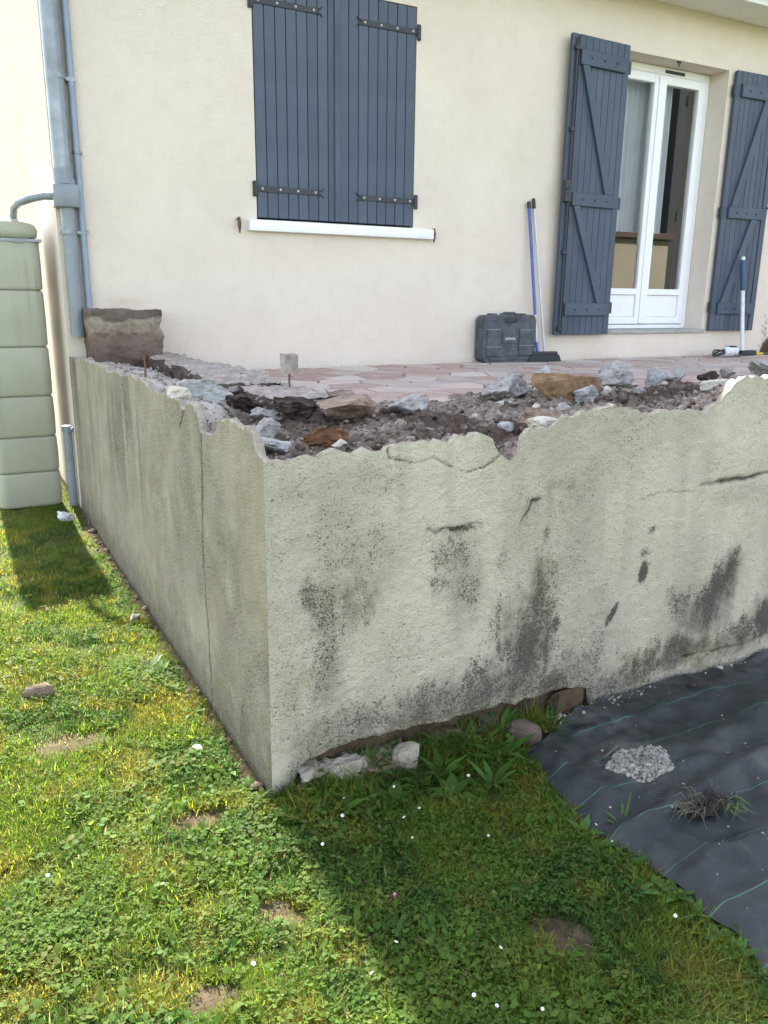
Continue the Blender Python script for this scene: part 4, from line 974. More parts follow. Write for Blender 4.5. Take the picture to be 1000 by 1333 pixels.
# ================================================================== OBJECTS
# water tank beside the house
def rrect(x0, x1, y0, y1, r, n=6):
    pts = []
    for cx, cy, a0 in ((x1-r, y0+r, -90), (x1-r, y1-r, 0), (x0+r, y1-r, 90), (x0+r, y0+r, 180)):
        for k in range(n+1): a = R(a0+90*k/n); pts.append((cx+r*math.cos(a), cy+r*math.sin(a)))
    return pts
tk = thing('water_tank', (.36, 5.9, 0), 'sage green ribbed plastic rain tank standing beside the house corner', 'tank')
tx0, tx1, ty0, ty1 = .19, .572, 5.58, 6.30
zs = [0.0, .232, .462, .722, 1.028, 1.372, 1.675]
for k, (a, b) in enumerate(zip(zs[:-1], zs[1:])):
    rings = []
    for z, ins in ((a+.0, .014), (a+.003, .006), (a+.008, .002), (a+.02, .0), ((a+b)/2, -.002), (b-.02, .0), (b-.010, .003), (b-.004, .009), (b, .016)):
        rings.append([(x, y, z) for x, y in rrect(tx0+ins, tx1-ins, ty0+ins, ty1-ins, .06)])
    nP = len(rings[0]); V = [v for r_ in rings for v in r_]; Fc = []
    for i in range(len(rings)-1):
        for j in range(nP): Fc.append((i*nP+j, i*nP+(j+1) % nP, (i+1)*nP+(j+1) % nP, (i+1)*nP+j))
    Fc.append(tuple(reversed(range(nP)))); Fc.append(tuple(range((len(rings)-1)*nP, len(rings)*nP)))
    mk('rib', V, Fc, MAT['tank'], tk, True)
rings = []
for z, ins in ((1.676, .020), (1.685, .006), (1.72, .0), (1.755, .012), (1.778, .034), (1.79, .07), (1.797, .13)):
    rings.append([(x, y, z) for x, y in rrect(tx0+ins, tx1-ins, ty0+ins, ty1-ins, .06)])
V = [v for r_ in rings for v in r_]; Fc = []
for i in range(len(rings)-1):
    for j in range(nP): Fc.append((i*nP+j, i*nP+(j+1) % nP, (i+1)*nP+(j+1) % nP, (i+1)*nP+j))
Fc.append(tuple(range((len(rings)-1)*nP, len(rings)*nP)))
mk('dome', V, Fc, MAT['tank'], tk, True)
MB().box(tx0-.01, tx1+.012, ty0-.008, ty0+.012, 1.655, 1.672, .001).build('strap', MAT['zinc'], tk)
MB().box(tx1-.014, tx1+.012, ty0+.014, ty1-.05, 1.655, 1.672, .001).build('strap', MAT['zinc'], tk)
MB().tube([(.447, YF+.25, 1.66), (.447, YF+.25, 1.70)], .030, 14).box(.42, .475, ty0-.012, YF+.24, 1.648, 1.665).build('inlet', MAT['greypvc'], tk)

# tool case
cx0, cx1, cz0, cz1 = 3.695, 4.200, TZ+.004, 1.232
cy0, cy1 = YF-.155, YF-.022
tc = thing('tool_case', ((cx0+cx1)/2, (cy0+cy1)/2, TZ), 'dusty black plastic tool case standing against the house wall', 'case')
def case_shell(y0, y1, ins):
    o = rrect(cx0+ins, cx1-ins, cz0+ins, cz1-ins, .05, 5)
    return MB().prism(o, y0, y1)
m_ = case_shell(cy0+.066, cy1, .004); m_.build('back_shell', MAT['case'], tc, smooth=True)
m_ = case_shell(cy0+.012, cy0+.064, .0); m_.build('front_shell', MAT['case'], tc, smooth=True)
m_ = MB()
for a, b, c, d in ((cx0+.03, cx0+.165, cz0+.05, cz0+.27), (cx0+.34, cx1-.03, cz0+.05, cz0+.27)): m_.box(a, b, cy0+.002, cy0+.0115, c, d, .004)
m_.box(cx0+.06, cx1-.06, cy0+.004, cy0+.0115, cz0+.018, cz0+.040, .003)
m_.build('raised_panel', MAT['case'], tc)
m_ = MB().box(cx0+.18, cx0+.325, cy0+.004, cy0+.0115, cz0+.15, cz0+.235, .003); m_.build('name_plate', MAT['case'], tc)
m_ = MB(); rr = random.Random(2)
m_.box(cx0+.20, cx0+.30, cy0+.0025, cy0+.0039, cz0+.176, cz0+.194); m_.build('pale_mark', MAT['dust'], tc)
for z, a, b in ((cz0+.122, .02, .17), (cz0+.128, .33, .48), (cz0+.255, .01, .15), (cz0+.25, .35, .47)): MB().box(cx0+a, cx0+b, cy0-.0008, cy0+.0018, z, z+.0035).build('pale_mark', MAT['dust'], tc)
for x in (cx0+.10, cx1-.12): MB().box(x-.025, x+.025, cy0+.02, cy0+.09, cz1-.004, cz1+.010, .004).build('latch', MAT['case'], tc)
MB().tube([(cx0+.18, cy0+.065, cz1-.03), (cx0+.185, cy0+.05, cz1+.003), (cx0+.21, cy0+.04, cz1+.012), (cx0+.30, cy0+.04, cz1+.012), (cx0+.325, cy0+.05, cz1+.003), (cx0+.33, cy0+.065, cz1-.03)], .011, 10).build('handle', MAT['case'], tc, smooth=True)
MB().box(cx0+.195, cx0+.315, cy0+.005, cy0+.0115, cz1-.060, cz1-.022, .004).build('handle_recess', MAT['black'], tc)

# broom and the pole beside it
a, b = onY(704, 466, YF-.12), onY(689, 262, YF-.03)
br = thing('broom', (a[0], YF-.12, TZ), 'broom with dark head and blue and silver handle leaning on the wall', 'broom')
A_ = Vector((onY(699, 466, YF-.12)[0], YF-.12, TZ+.075)); B_ = Vector((b[0], YF-.026, b[2]))
pt = lambda t: tuple(A_.lerp(B_, t))
MB().tube([pt(.0), pt(.07)], .013, 12).build('socket', MAT['blue'], br, smooth=True)
MB().tube([pt(.06), pt(.26)], .0105, 12).build('lower_handle', MAT['alu'], br, smooth=True)
MB().tube([pt(.255), pt(.96)], .0125, 12).build('handle', MAT['blue'], br, smooth=True)
MB().tube([pt(.955), pt(.985), pt(1.0)], [.0155, .0155, .012], 12).build('grip_cap', MAT['black'], br, smooth=True)
hx0, hx1 = onY(686, 470, YF-.13)[0], onY(726, 470, YF-.13)[0]
hb = MB().box(hx0+.02, hx1-.02, YF-.155, YF-.095, TZ+.048, TZ+.080, .008, 2).build('head', MAT['black'], br, smooth=True)
MB().prism([(hx0-.012, TZ+.004), (hx1+.008, TZ+.004), (hx1-.016, TZ+.055), (hx0+.018, TZ+.055)], YF-.165, YF-.085).build('bristles', MAT['bristle'], br)
c_, d_ = onY(707, 470, YF-.05), onY(695, 262, YF-.02)
pl = thing('pole', (c_[0], YF-.06, TZ), 'thin silver pole with dark cap leaning just behind the broom handle', 'pole')
A_ = Vector((c_[0], YF-.075, TZ)); B_ = Vector((onY(695, 258, YF-.02)[0], YF-.018, onY(695, 258, YF-.02)[2]))
MB().tube([pt(0), pt(.95)], .0095, 12).build('shaft', MAT['alu'], pl, smooth=True)
MB().tube([pt(.94), pt(.99), pt(1)], [.013, .013, .010], 12).build('cap', MAT['black'], pl, smooth=True)

# scraper pole, power tool with cable, level at the right shutter
T = onY(966, 334, YF-.10); Bt = onY(967, 452, YF-.20)
sc_ = thing('floor_scraper', (Bt[0], YF-.20, TZ), 'white pole scraper with navy grip leaning on the right door shutter', 'scraper')
A_ = Vector((Bt[0], YF-.20, TZ+.03)); B_ = Vector((T[0], YF-.115, T[2]))
MB().tube([pt(0), pt(.66)], .018, 14).build('shaft', MAT['polewhite'], sc_, smooth=True)
MB().tube([pt(.65), pt(.67), pt(.95), pt(.965)], [.018, .023, .023, .018], 14).build('grip', MAT['navy'], sc_, smooth=True)
MB().tube([pt(.96), pt(.985), pt(1.0)], [.017, .019, .012], 12).build('hanging_cap', MAT['polewhite'], sc_, smooth=True)
MB().box(Bt[0]-.03, Bt[0]+.16, YF-.235, YF-.165, TZ+.004, TZ+.05, .006).build('blade_holder', MAT['black'], sc_)
G = onY(944, 455, YF-.30); G[2] = TZ
gr_ = thing('angle_grinder', (G[0], G[1], TZ), 'small white and grey power tool with coiled black cable on the paving', 'power tool')
MB().tube([(G[0]-.02, G[1], TZ+.05), (G[0]+.03, G[1], TZ+.055), (G[0]+.13, G[1]+.01, TZ+.055), (G[0]+.16, G[1]+.01, TZ+.055)], [.036, .045, .045, .032], 14).build('body', MAT['polewhite'], gr_, smooth=True)
m_ = MB()
for k in range(6): m_.box(G[0]+.03+k*.017, G[0]+.038+k*.017, G[1]-.03, G[1]+.03, TZ+.092, TZ+.102, .001)
m_.build('vent', MAT['black'], gr_)
MB().tube([(G[0]+.17, G[1]+.01, TZ+.012), (G[0]+.17, G[1]+.01, TZ+.02)], .06, 20).build('disc', MAT['black'], gr_)
MB().tube([(G[0]+.155, G[1]+.01, TZ+.014), (G[0]+.165, G[1]+.01, TZ+.075)], .026, 12).build('gear_head', MAT['alu'], gr_, smooth=True)
pts = [(G[0]-.02, G[1], TZ+.05)]
for k in range(44):
    a = k*.5; r_ = .055+.012*math.sin(k*1.7)
    pts.append((G[0]-.09+r_*1.25*math.cos(a), G[1]+.4*r_*math.sin(a)-.01, TZ+.018+.05*(0.5+.5*math.sin(a+.3*k/7))+.006*math.sin(k*2.1)))
MB().tube(pts, .0055, 7).build('cable', MAT['black'], gr_, smooth=True)
L = onY(990, 460, YF-.22); L[2] = TZ
lv = thing('hand_tool', (L[0], L[1], TZ), 'yellow and black hand tool lying by the stained corner of the wall', 'hand tool')
MB().tube([(L[0]-.06, L[1], TZ+.014), (L[0]+.04, L[1]+.01, TZ+.014)], .013, 10).build('handle', MAT['yellow'], lv)
MB().tube([(L[0]+.03, L[1]+.01, TZ+.014), (L[0]+.24, L[1]+.03, TZ+.014)], .011, 10).build('shaft', MAT['black'], lv)

# neighbouring buildings across the gardens (the french door mirrors them)
nh = thing('garage', (19, -9.5, 0), 'low cream garage with brown fascia across the garden', 'garage')
MB().box(8, 20.3, -12, -8, -.2, 3.15).build('wall', plain('garage_render', (.24, .215, .165), .9, .1, 2), nh)
MB().box(7.8, 20.35, -12.2, -7.8, 3.152, 3.34, .01).build('fascia', MAT['brownmetal'], nh)
MB().box(11, 13.4, -7.99, -7.94, 0, 2.1, .01).build('garage_door', MAT['white'], nh)
MB().box(17.8, 18.0, -7.99, -7.9, .2, 3.0).build('drainpipe', MAT['brownmetal'], nh)
n2 = thing('neighbour_house', (27, -12, 0), 'tall dark clad house beyond the low garage', 'house')
MB().box(20.7, 33, -18, -8.5, -.2, 9).build('wall', MAT['clad'], n2)
MB().prism([(20.4, 9.002), (33.3, 9.002), (26.9, 12.5)], -18.2, -8.3).build('roof', MAT['clad'], n2)
for x in (23, 28):
    w_ = MB().box(x, x+1.3, -8.5, -8.44, 4.5, 6).build('window', MAT['white'], n2); MB().box(x+.1, x+1.2, -8.44, -8.43, 4.6, 5.9).build('pane', MAT['black'], w_)

# ------------------------------------------------------------------ weed fabric
fu = np.arange(0, 3.6, .013); fv = np.arange(0, 1.75, .013)
FU, FV = np.meshgrid(fu, fv)
edge_v = np.array([.0, .35, .72, .80, .90, 1.05, 1.18, 1.32, 1.45, 1.56, 1.70, 1.80, 1.9]); edge_x = np.array([1.36, 1.36, 1.35, 1.365, 1.385, 1.40, 1.385, 1.36, 1.375, 1.395, 1.415, 1.43, 1.47])
FYv = .15+FV
X0 = np.interp(FYv, edge_v, edge_x)+(fbm(FYv*14, FYv*0, 131, 3)-.5)*.05
FXv = X0+FU*(1+(1.36-X0)/3.6)
wall_y = np.where(FXv < 1.84, YW-.03-.10*sst(1.75, 1.45, FXv), YW-.012)
FYw = np.minimum(FYv, wall_y+(fbm(FXv*8, FXv*0, 133, 3)-.5)*.012-.0*FXv)
def wr(x, y):
    a = np.zeros(np.shape(x))
    for px0_, py0_, px1_, py1_, hgt, w in [(875, 1055, 760, 1120, .022, .030), (900, 1050, 985, 1000, .018, .03), (1000, 980, 900, 1015, .012, .03), (960, 1120, 880, 1150, .012, .03), (740, 1010, 800, 1060, .010, .03), (1000, 1100, 930, 1120, .012, .04), (760, 960, 860, 930, .008, .025), (720, 1000, 700, 990, .02, .03), (1000, 1190, 940, 1210, .010, .04), (1000, 930, 880, 990, .008, .04)]:
        p0, p1 = onZ(px0_, py0_, .01)[:2], onZ(px1_, py1_, .01)[:2]
        d = poly_dist(x+(fbm(x*6, y*6, 137, 3)-.5)*.06, y+(fbm(x*6+4, y*6, 139, 3)-.5)*.06, [tuple(p0), tuple(p1)])
        a = a+hgt*np.exp(-(d/w)**2)
    return a
FZ = ground_z(FXv, FYw)*1.0+.016+(fbm(FXv*2.5, FYw*4, 141, 3)-.45)*.026+np.abs(fbm(FXv*3+FYw*3, FYw*8-FXv*3, 143, 2)-.5)*.045+wr(FXv, FYw)*1.6+(fbm(FXv*9-FYw*4, FYw*14+FXv*5, 148, 3)-.5)*.012+(fbm(FXv*20, FYw*20, 149, 2)-.5)*.004
rdg = lambda n_: np.clip(1-np.abs(2*n_-1)*3.2, 0, 1)**2
FZ = FZ+.010*rdg(fbm(FXv*2.6+FYw*2.2, FYw*4.2-FXv*1.6, 152, 2))+.006*rdg(fbm(FXv*5-FYw*4, FYw*6+FXv*4, 154, 2))
FZ = FZ*sst(-.02, .05, FU)+(ground_z(FXv, FYw)+.006)*(1-sst(-.02, .05, FU))
fi = np.arange(FXv.size).reshape(FXv.shape); fF = np.stack([fi[:-1, :-1], fi[:-1, 1:], fi[1:, 1:], fi[1:, :-1]], -1).reshape(-1, 4)
good = (FYv[1:, 1:] <= wall_y[1:, 1:]+.02).ravel(); fF = fF[good]
lane = FYv-1.0+.147*.5+(fbm(FXv*2.2, FYw*2.2, 145, 3)-.5)*.05+.030*np.exp(-((FXv-1.62)/.09)**2)*(fbm(FXv*5, FYw*5, 146, 2)-.5)
c = onZ(832, 1000, .01); dust = .9*np.exp(-(np.hypot(FXv-c[0], FYw-c[1])/.11)**2)+.45*sst(.52, .75, fbm(FXv*3, FYw*3, 147, 4))+.5*sst(.2, 0, YW-FYw)
wf = mk('weed_fabric', np.stack([FXv, FYw, FZ], -1).reshape(-1, 3), fF, MAT['fabric'], None, True, {'lane': lane.ravel(), 'dust': np.clip(dust, 0, 1).ravel()}, loc=(2.0, 1.0, 0.0))
tag(wf, 'wrinkled black woven weed fabric with green guide threads on the ground', 'weed fabric')
fz_tree = (np.stack([FXv.ravel(), FYw.ravel()], -1), FZ.ravel())
def fab_z(x, y):
    d = (fz_tree[0][:, 0]-x)**2+(fz_tree[0][:, 1]-y)**2; return float(fz_tree[1][np.argmin(d)])
# heap of mortar grit on the fabric
c = onZ(832, 1002, .015); n = 3600
rad = .098*np.sqrt(rng.uniform(0, 1, n)); an = rng.uniform(0, 6.28, n); rad = rad*(1+.08*np.sin(an*2+1)+.06*np.sin(an*5))
X = c[0]+rad*np.cos(an)*1.0; Yp = c[1]+rad*np.sin(an)*.95
sz_ = np.clip(rng.lognormal(math.log(.0022), .55, n), .001, .010); hz = np.array([fab_z(x, y) for x, y in zip(X, Yp)])
Zp = hz+.014*np.clip(1-(rad/.105)**2, 0, 1)*rng.uniform(.2, 1, n)+sz_*.2
m_grit = m_rock('grit', (0.19, 0.17, 0.15), (0.42, 0.39, 0.35), (0.64, 0.61, 0.56), 60)
scatter_stones('grit_heap', np.stack([X, Yp, Zp], -1), sz_, m_grit, 'small pale heap of mortar grit on the weed fabric', 'grit')
n = 120; pxs = rng.uniform(715, 1040, n); pys = rng.uniform(900, 1230, n); P = np.array([onZ(a, b, .02) for a, b in zip(pxs, pys)])
ok = (P[:, 0] > 1.44) & (P[:, 1] < YW-.05); P = P[ok]; sz_ = np.clip(rng.lognormal(math.log(.0022), .5, len(P)), .001, .008)
P[:, 2] = [fab_z(a, b)+.001 for a, b in P[:, :2]]
scatter_stones('grit_specks', P, sz_, m_grit, 'stray pale grit specks scattered over the weed fabric', 'grit')
n = 260; X = rng.uniform(1.45, 3.2, n); Yp = YW-.015-rng.exponential(.022, n); sz_ = np.clip(rng.lognormal(math.log(.0036), .6, n), .0015, .014)
sel = rng.uniform(0, 1, n) < np.where(X < 2.1, 1, .3); X, Yp, sz_ = X[sel], Yp[sel], sz_[sel]
scatter_stones('wall_foot_gravel', np.stack([X, Yp, ground_z(X, Yp)+.022+sz_*.2], -1), sz_, m_grit, 'gravel and crumbs fallen along the foot of the front wall', 'gravel')
n = 110; Yp = rng.uniform(1.95, 5.3, n); X = XW-.012-rng.exponential(.022, n); sz_ = np.clip(rng.lognormal(math.log(.006), .6, n), .002, .026)
scatter_stones('side_foot_gravel', np.stack([X, Yp, ground_z(X, Yp)+sz_*.2], -1), sz_, MAT['tan_rock'], 'crumbs and pebbles in the soil strip along the side wall', 'gravel')
# uprooted clump
c = onZ(918, 1062, .02); cz_ = fab_z(c[0], c[1])
rt = thing('root_clump', (c[0], c[1], cz_), 'uprooted clump of dry grass and dark roots lying on the weed fabric', 'plant')
def strands(n, cen, spread, ln, dirn, mat, name, rad, parent, seed, lift=.03):
    rr = random.Random(seed); m_ = MB()
    for k in range(n):
        p = Vector((cen[0]+rr.gauss(0, spread), cen[1]+rr.gauss(0, spread*.6), cz_+.004+abs(rr.gauss(0, .008)))); d = Vector((dirn[0]+rr.gauss(0, .45), dirn[1]+rr.gauss(0, .45), rr.uniform(.0, .28))).normalized(); L_ = ln*rr.uniform(.4, 1.1)
        q = p+d*L_*.5+Vector((0, 0, lift*rr.random())); e = p+d*L_+Vector((rr.gauss(0, .012), rr.gauss(0, .012), -lift*.2)); e.z = max(e.z, cz_+.003)
        m_.tube([p, q, e], [rad, rad*.8, rad*.25], 4, False)
    return m_.build(name, mat, parent)
strands(60, (c[0]-.02, c[1]+.01), .022, .085, (-.8, .5), MAT['straw'], 'dry_blades', .0014, rt, 1)
strands(70, (c[0]+.015, c[1]), .035, .07, (.5, .2), MAT['twig'], 'roots', .0018, rt, 2)
strands(18, (c[0]+.06, c[1]-.015), .010, .07, (.1, -.5), plain('green_blades', (.08, .13, .04), .6, .3, 30), 'green_blades', .0016, rt, 3)
m_ = rock('earth', (c[0]+.01, c[1], cz_-.004), (.13, .06, .026), MAT['dark_rock'], 61, .6, 4); m_.data.transform(Matrix.Translation(m_.location)); m_.location = (0, 0, 0); m_.parent = rt; m_.matrix_parent_inverse = Matrix.Translation(-Vector(LOC[rt.name]))
c = onZ(899, 898, .02); tag(rock('dark_pebble', (c[0], c[1], fab_z(c[0], c[1])-.002), (.040, .026, .014), MAT['dark_rock'], 63, .2, 3), 'dark flat pebble on the weed fabric close to the wall', 'stone')
c = onZ(793, 985, .02); tag(MB().tube([(c[0]-.035, c[1]-.012, fab_z(c[0], c[1])+.006), (c[0], c[1], fab_z(c[0], c[1])+.008), (c[0]+.045, c[1]+.014, fab_z(c[0], c[1])+.012)], [.003, .0035, .002], 6).build('twig', MAT['straw'], None, loc=(c[0], c[1], fab_z(c[0], c[1]))), 'short dry twig sticking out of the grit heap', 'twig')

# stones at the wall foot, litter, brick bit
def foot(name, px, py, w, h, dep, mat, label, seed, cat='stone', sink=.015, rough=.25, cuts=5, rot=0., ypush=0.):
    q = onZ(px, py, .01); d = np.linalg.norm(q-np.array([0, 0, CAM_H]))/F_PX
    gz = float(ground_z(np.array([q[0]]), np.array([q[1]]))[0])
    return tag(rock(name, (q[0], q[1]+dep*.3+ypush, gz-sink), (w*d, dep, h*d*1.05+sink), mat, seed, rough, cuts, rot), label, cat)
MAT['pale_stone'] = m_rock('pale_foot_stone', (0.20, 0.175, 0.135), (0.36, 0.325, 0.265), (0.50, 0.46, 0.39))
foot('foot_stone', 535, 1003, 40, 38, .07, MAT['pale_stone'], 'pale upright stone leaning at the foot of the front wall', 71, rough=.14, cuts=4)
slab_piece('footing', .735, .925, YW-.055, YW+.05, -.05, .070, MAT['pale_stone'], 'broken pale concrete footing next to the wall corner', 21, 'footing', 0., .040)
slab_piece('footing', .905, 1.075, YW-.050, YW+.05, -.05, .040, MAT['tan_rock'], 'broken brown concrete footing between wall corner and pale upright stone', 22, 'footing', 0., .036)
slab_piece('footing', 1.19, 1.50, YW-.012, YW+.06, -.05, .045, MAT['footing'], 'dark earthy footing bared beneath the chipped render', 23, 'footing', 0., .040)
foot('foot_stone', 428, 996, 34, 18, .04, MAT['cream_rock'], 'pale render piece wedged under the broken render', 75)
foot('foot_stone', 690, 968, 46, 30, .10, MAT['block'], 'brown earthy lump beside the corner of the fabric', 76)
foot('foot_stone', 745, 928, 60, 32, .04, MAT['footing'], 'dark footing block under the chipped render', 77, ypush=.02)
foot('brick_fragment', 52, 908, 38, 18, .055, MAT['tan_rock'], 'grey-brown brick fragment lying alone on the sunlit lawn', 81, 'brick', rough=.12, cuts=6)
foot('litter', 88, 676, 22, 14, .05, plain('white_litter', (.72, .72, .74), .6, .1, 20), 'crumpled white scrap at the foot of the side wall by the tank', 82, 'litter', sink=.002, rough=.5)
foot('foot_stone', 177, 806, 16, 10, .05, MAT['grey_rock'], 'small grey stone by the side wall at the shadow edge', 83)
foot('foot_stone', 256, 977, 16, 9, .04, MAT['grey_rock'], 'small pale stone in the grass near the side wall', 84)

# ------------------------------------------------------------------ lawn: blades, clover and weeds
def in_turf(x, y):
    ok = ~((x > XW-.004) & (y > YW-.004)) & ~((x > tx0) & (x < tx1) & (y > ty0))
    fx0 = np.interp(y, edge_v, edge_x)
    ok &= ~((x > fx0+(fbm(x*20, y*20, 151, 3)-.5)*.08+.005) & (y < np.where(x < 1.84, 1.80, 2)))
    ok &= ~((x > 1.60) & (y > 1.74))
    ok &= ~((y > YW+.0) & (x > XW-.004))
    return ok
def density(x, y): return (1-.985*np.clip(bare(x, y)*(.8+.7*fbm(x*40, y*40, 155, 2)), 0, 1))*np.clip(.15+1.5*sst(.25, .65, fbm(x*7, y*7, 153, 4)), 0, 1)
def turf_points(n, margin, mx=0):
    out = []
    while sum(len(o) for o in out) < n:
        # even over the picture: more points where the lawn is close, the way it is seen
        k = n
        u = rng.uniform(-margin, 1000+margin, k); v = rng.uniform(560, 1333+margin, k)
        d = _fw[None]*F_PX+_r[None]*(u-500)[:, None]-_u[None]*(v-666.5)[:, None]
        ok = d[:, 2] < -20; d = d[ok]; P = d*(-CAM_H/d[:, 2])[:, None]
        # thin in proportion to ground area per pixel so that far turf is not starved
        w = np.clip((P[:, 1]**2+P[:, 0]**2)/9.0, .25, 1.0)
        ok = (P[:, 1] < 7) & (P[:, 1] > -.3) & (P[:, 0] > -2.2) & (P[:, 0] < 2.2); P = P[ok]; w = w[ok]
        ok = in_turf(P[:, 0], P[:, 1]) & (rng.uniform(0, 1, len(P)) < density(P[:, 0], P[:, 1])*np.sqrt(w)); out.append(P[ok][:, :2])
    return np.concatenate(out)[:n]
def tint_at(x, y, n):
    """patchy greens: yellow moss, fresh green, blue-dark clover, straw"""
    a = fbm(x*5, y*5, 161, 4); b = fbm(x*11+3, y*11, 163, 3); r = rng.uniform(0, 1, n)
    fresh = np.array([.135, .200, .034]); yell = np.array([.200, .212, .044]); dark = np.array([.064, .124, .030]); straw = np.array([.26, .21, .09]); brown = np.array([.13, .085, .045])
    t1 = sst(.40, .62, a)[:, None]; t2 = sst(.50, .68, b)[:, None]
    c = fresh*(1-t1)+dark*t1; c = c*(1-t2)+yell*t2
    c = np.where((r < .07)[:, None], straw, c); c = np.where(((r > .93) & (b > .45))[:, None], yell, c); c = np.where(((r > .07) & (r < .10))[:, None], brown, c)
    return c*rng.uniform(.55, 1.40, (n, 1))*np.array([1, 1, 1])*(1+rng.normal(0, .07, (n, 3)))
wallshade = lambda x, y: np.exp(-(np.maximum(YW-y, 0)/.14)**2)*(x > XW+.03)      # lusher along the front wall
def turf_outer(n):
    # the lawn goes on beyond the frame: densest close by, thinner farther off
    k = n*4; u = rng.uniform(-900, 1060, k); v = rng.uniform(600, 3000, k)
    d = _fw[None]*F_PX+_r[None]*(u-500)[:, None]-_u[None]*(v-666.5)[:, None]; ok = d[:, 2] < -20; d = d[ok]
    P1 = (d*(-CAM_H/d[:, 2])[:, None])[:, :2]
    P2_ = np.stack([rng.uniform(-3.5, 1.36, n), rng.uniform(-.6, 7.5, n)], -1)
    P = np.concatenate([P1[(P1[:, 1] > -.6) & (P1[:, 1] < 7.5) & (P1[:, 0] > -3.5) & (P1[:, 0] < 1.5)][:int(n*1.6)], P2_]); rng.shuffle(P)
    u, v, d = project(np.concatenate([P, np.zeros((len(P), 1))], 1)); vis = (d > .1) & (u > -60) & (u < 1060) & (v < 1393)
    ok = ~vis & in_turf(P[:, 0], P[:, 1]); return P[ok][:n]
def blades(n, hmin, hmax, w, name_seed, margin=60):
    P = turf_points(n, margin) if margin is not None else turf_outer(n); n = len(P); x, y = P[:, 0], P[:, 1]; z = ground_z(x, y)-.004
    lush = 1+1.5*wallshade(x, y)*(y < YW)
    h = rng.uniform(hmin, hmax, n)*(.6+.8*fbm(x*6, y*6, 171, 3))*lush; a = rng.uniform(0, 6.28, n); lean = rng.uniform(.35, 1.5, n)
    ww = w*rng.uniform(.6, 1.3, n)
    dx, dy = np.cos(a), np.sin(a); sx, sy_ = -dy, dx
    tw = rng.uniform(-.8, .8, n)
    def pt_(t, side):
        bx = x+dx*h*lean*t**1.6*.75+side*sx*ww; by = y+dy*h*lean*t**1.6*.75+side*sy_*ww
        bz = z+h*(t-.28*lean*t*t)+side*tw*ww*.6
        return np.stack([bx, by, bz], -1)
    V = np.stack([pt_(0, -.5), pt_(0, .5), pt_(.55, -.42), pt_(.55, .42), pt_(1.0, 0)], 1)
    F3 = np.array([[0, 1, 3], [0, 3, 2], [2, 3, 4]]); Fq = (F3[None]+(np.arange(n)*5)[:, None, None]).reshape(-1, 3)
    c = np.repeat(tint_at(x, y, n)*(.72 if margin is None else 1.0), 5, 0)
    return V.reshape(-1, 3), Fq, c
def leaflets(n, size, hmin, hmax, per=3, margin=60, dens_seed=0, thr=.0):
    P = turf_points(int(n*1.8), margin); k = fbm(P[:, 0]*4+7, P[:, 1]*4, 181+dens_seed, 3); P = P[(k+rng.normal(0, .08, len(P))) > thr][:n]; n = len(P)
    x, y = P[:, 0], P[:, 1]; z = ground_z(x, y); h = rng.uniform(hmin, hmax, n)*(1+.8*wallshade(x, y))*(.6+.8*fbm(x*6, y*6, 171, 3)); s = size*rng.uniform(.55, 1.35, n)
    a0 = rng.uniform(0, 6.28, n); tl = rng.normal(0, .45, n); ta = rng.uniform(0, 6.28, n)
    Vs = []; 
    shape = np.array([[0, 0, 0], [.55, -.42, .06], [1.0, -.30, .03], [1.05, 0, -.04], [1.0, .30, .03], [.55, .42, .06]])
    for q in range(per):
        a = a0+q*2*math.pi/per+rng.normal(0, .15, n); up = rng.normal(.12, .28, n)
        L = shape[None]*s[:, None, None]*rng.uniform(.8, 1.15, (n, 1, 1))
        lx, ly, lz = L[..., 0], L[..., 1], L[..., 2]
        lx, lz = lx*np.cos(up)[:, None]-lz*np.sin(up)[:, None], lx*np.sin(up)[:, None]+lz*np.cos(up)[:, None]
        gx_, gy_ = lx*np.cos(a)[:, None]-ly*np.sin(a)[:, None], lx*np.sin(a)[:, None]+ly*np.cos(a)[:, None]
        gz_ = lz+(gx_*np.cos(ta)[:, None]+gy_*np.sin(ta)[:, None])*np.sin(tl)[:, None]
        Vs.append(np.stack([gx_+x[:, None], gy_+y[:, None], gz_+(z+h)[:, None]], -1))
    V = np.stack(Vs, 1).reshape(-1, 3)
    F3 = np.array([[0, 1, 5], [1, 2, 4], [1, 4, 5], [2, 3, 4]]); m_ = n*per
    Fq = (F3[None]+(np.arange(m_)*6)[:, None, None]).reshape(-1, 3)
    c = tint_at(x, y, n); g_ = np.array([.078, .150, .030])*rng.uniform(.7, 1.35, (n, 1)); c = c*.35+g_*.65; c = np.repeat(c, per*6, 0)
    return V, Fq, c
def join(parts):
    V = []; Fq = []; C = []; o = 0
    for v, f, c in parts: V.append(v); Fq.append(f+o); C.append(c); o += len(v)
    return np.concatenate(V), np.concatenate(Fq), np.clip(np.concatenate(C), .004, .8)
V, Fq, C = join([blades(270000, .014, .036, .0022, 1), blades(60000, .012, .024, .0032, 2), blades(14000, .028, .060, .0026, 3), blades(95000, .018, .042, .0062, 4, None)])
tag(mk('lawn_grass', V, Fq, MAT['leaf'], None, False, {'tint': C}), 'short mixed lawn grass, sunlit on one side and shaded on the other', 'grass', kind='stuff')
V, Fq, C = join([leaflets(24000, .0060, .006, .026, 3, thr=.53), leaflets(10000, .0090, .006, .026, 2, dens_seed=9, thr=.55), leaflets(3500, .015, .008, .028, 2, dens_seed=19, thr=.55)])
tag(mk('lawn_clover', V, Fq, MAT['leaf'], None, False, {'tint': C}), 'low clover and small-leaved weeds mixed through the lawn', 'ground cover', kind='stuff')

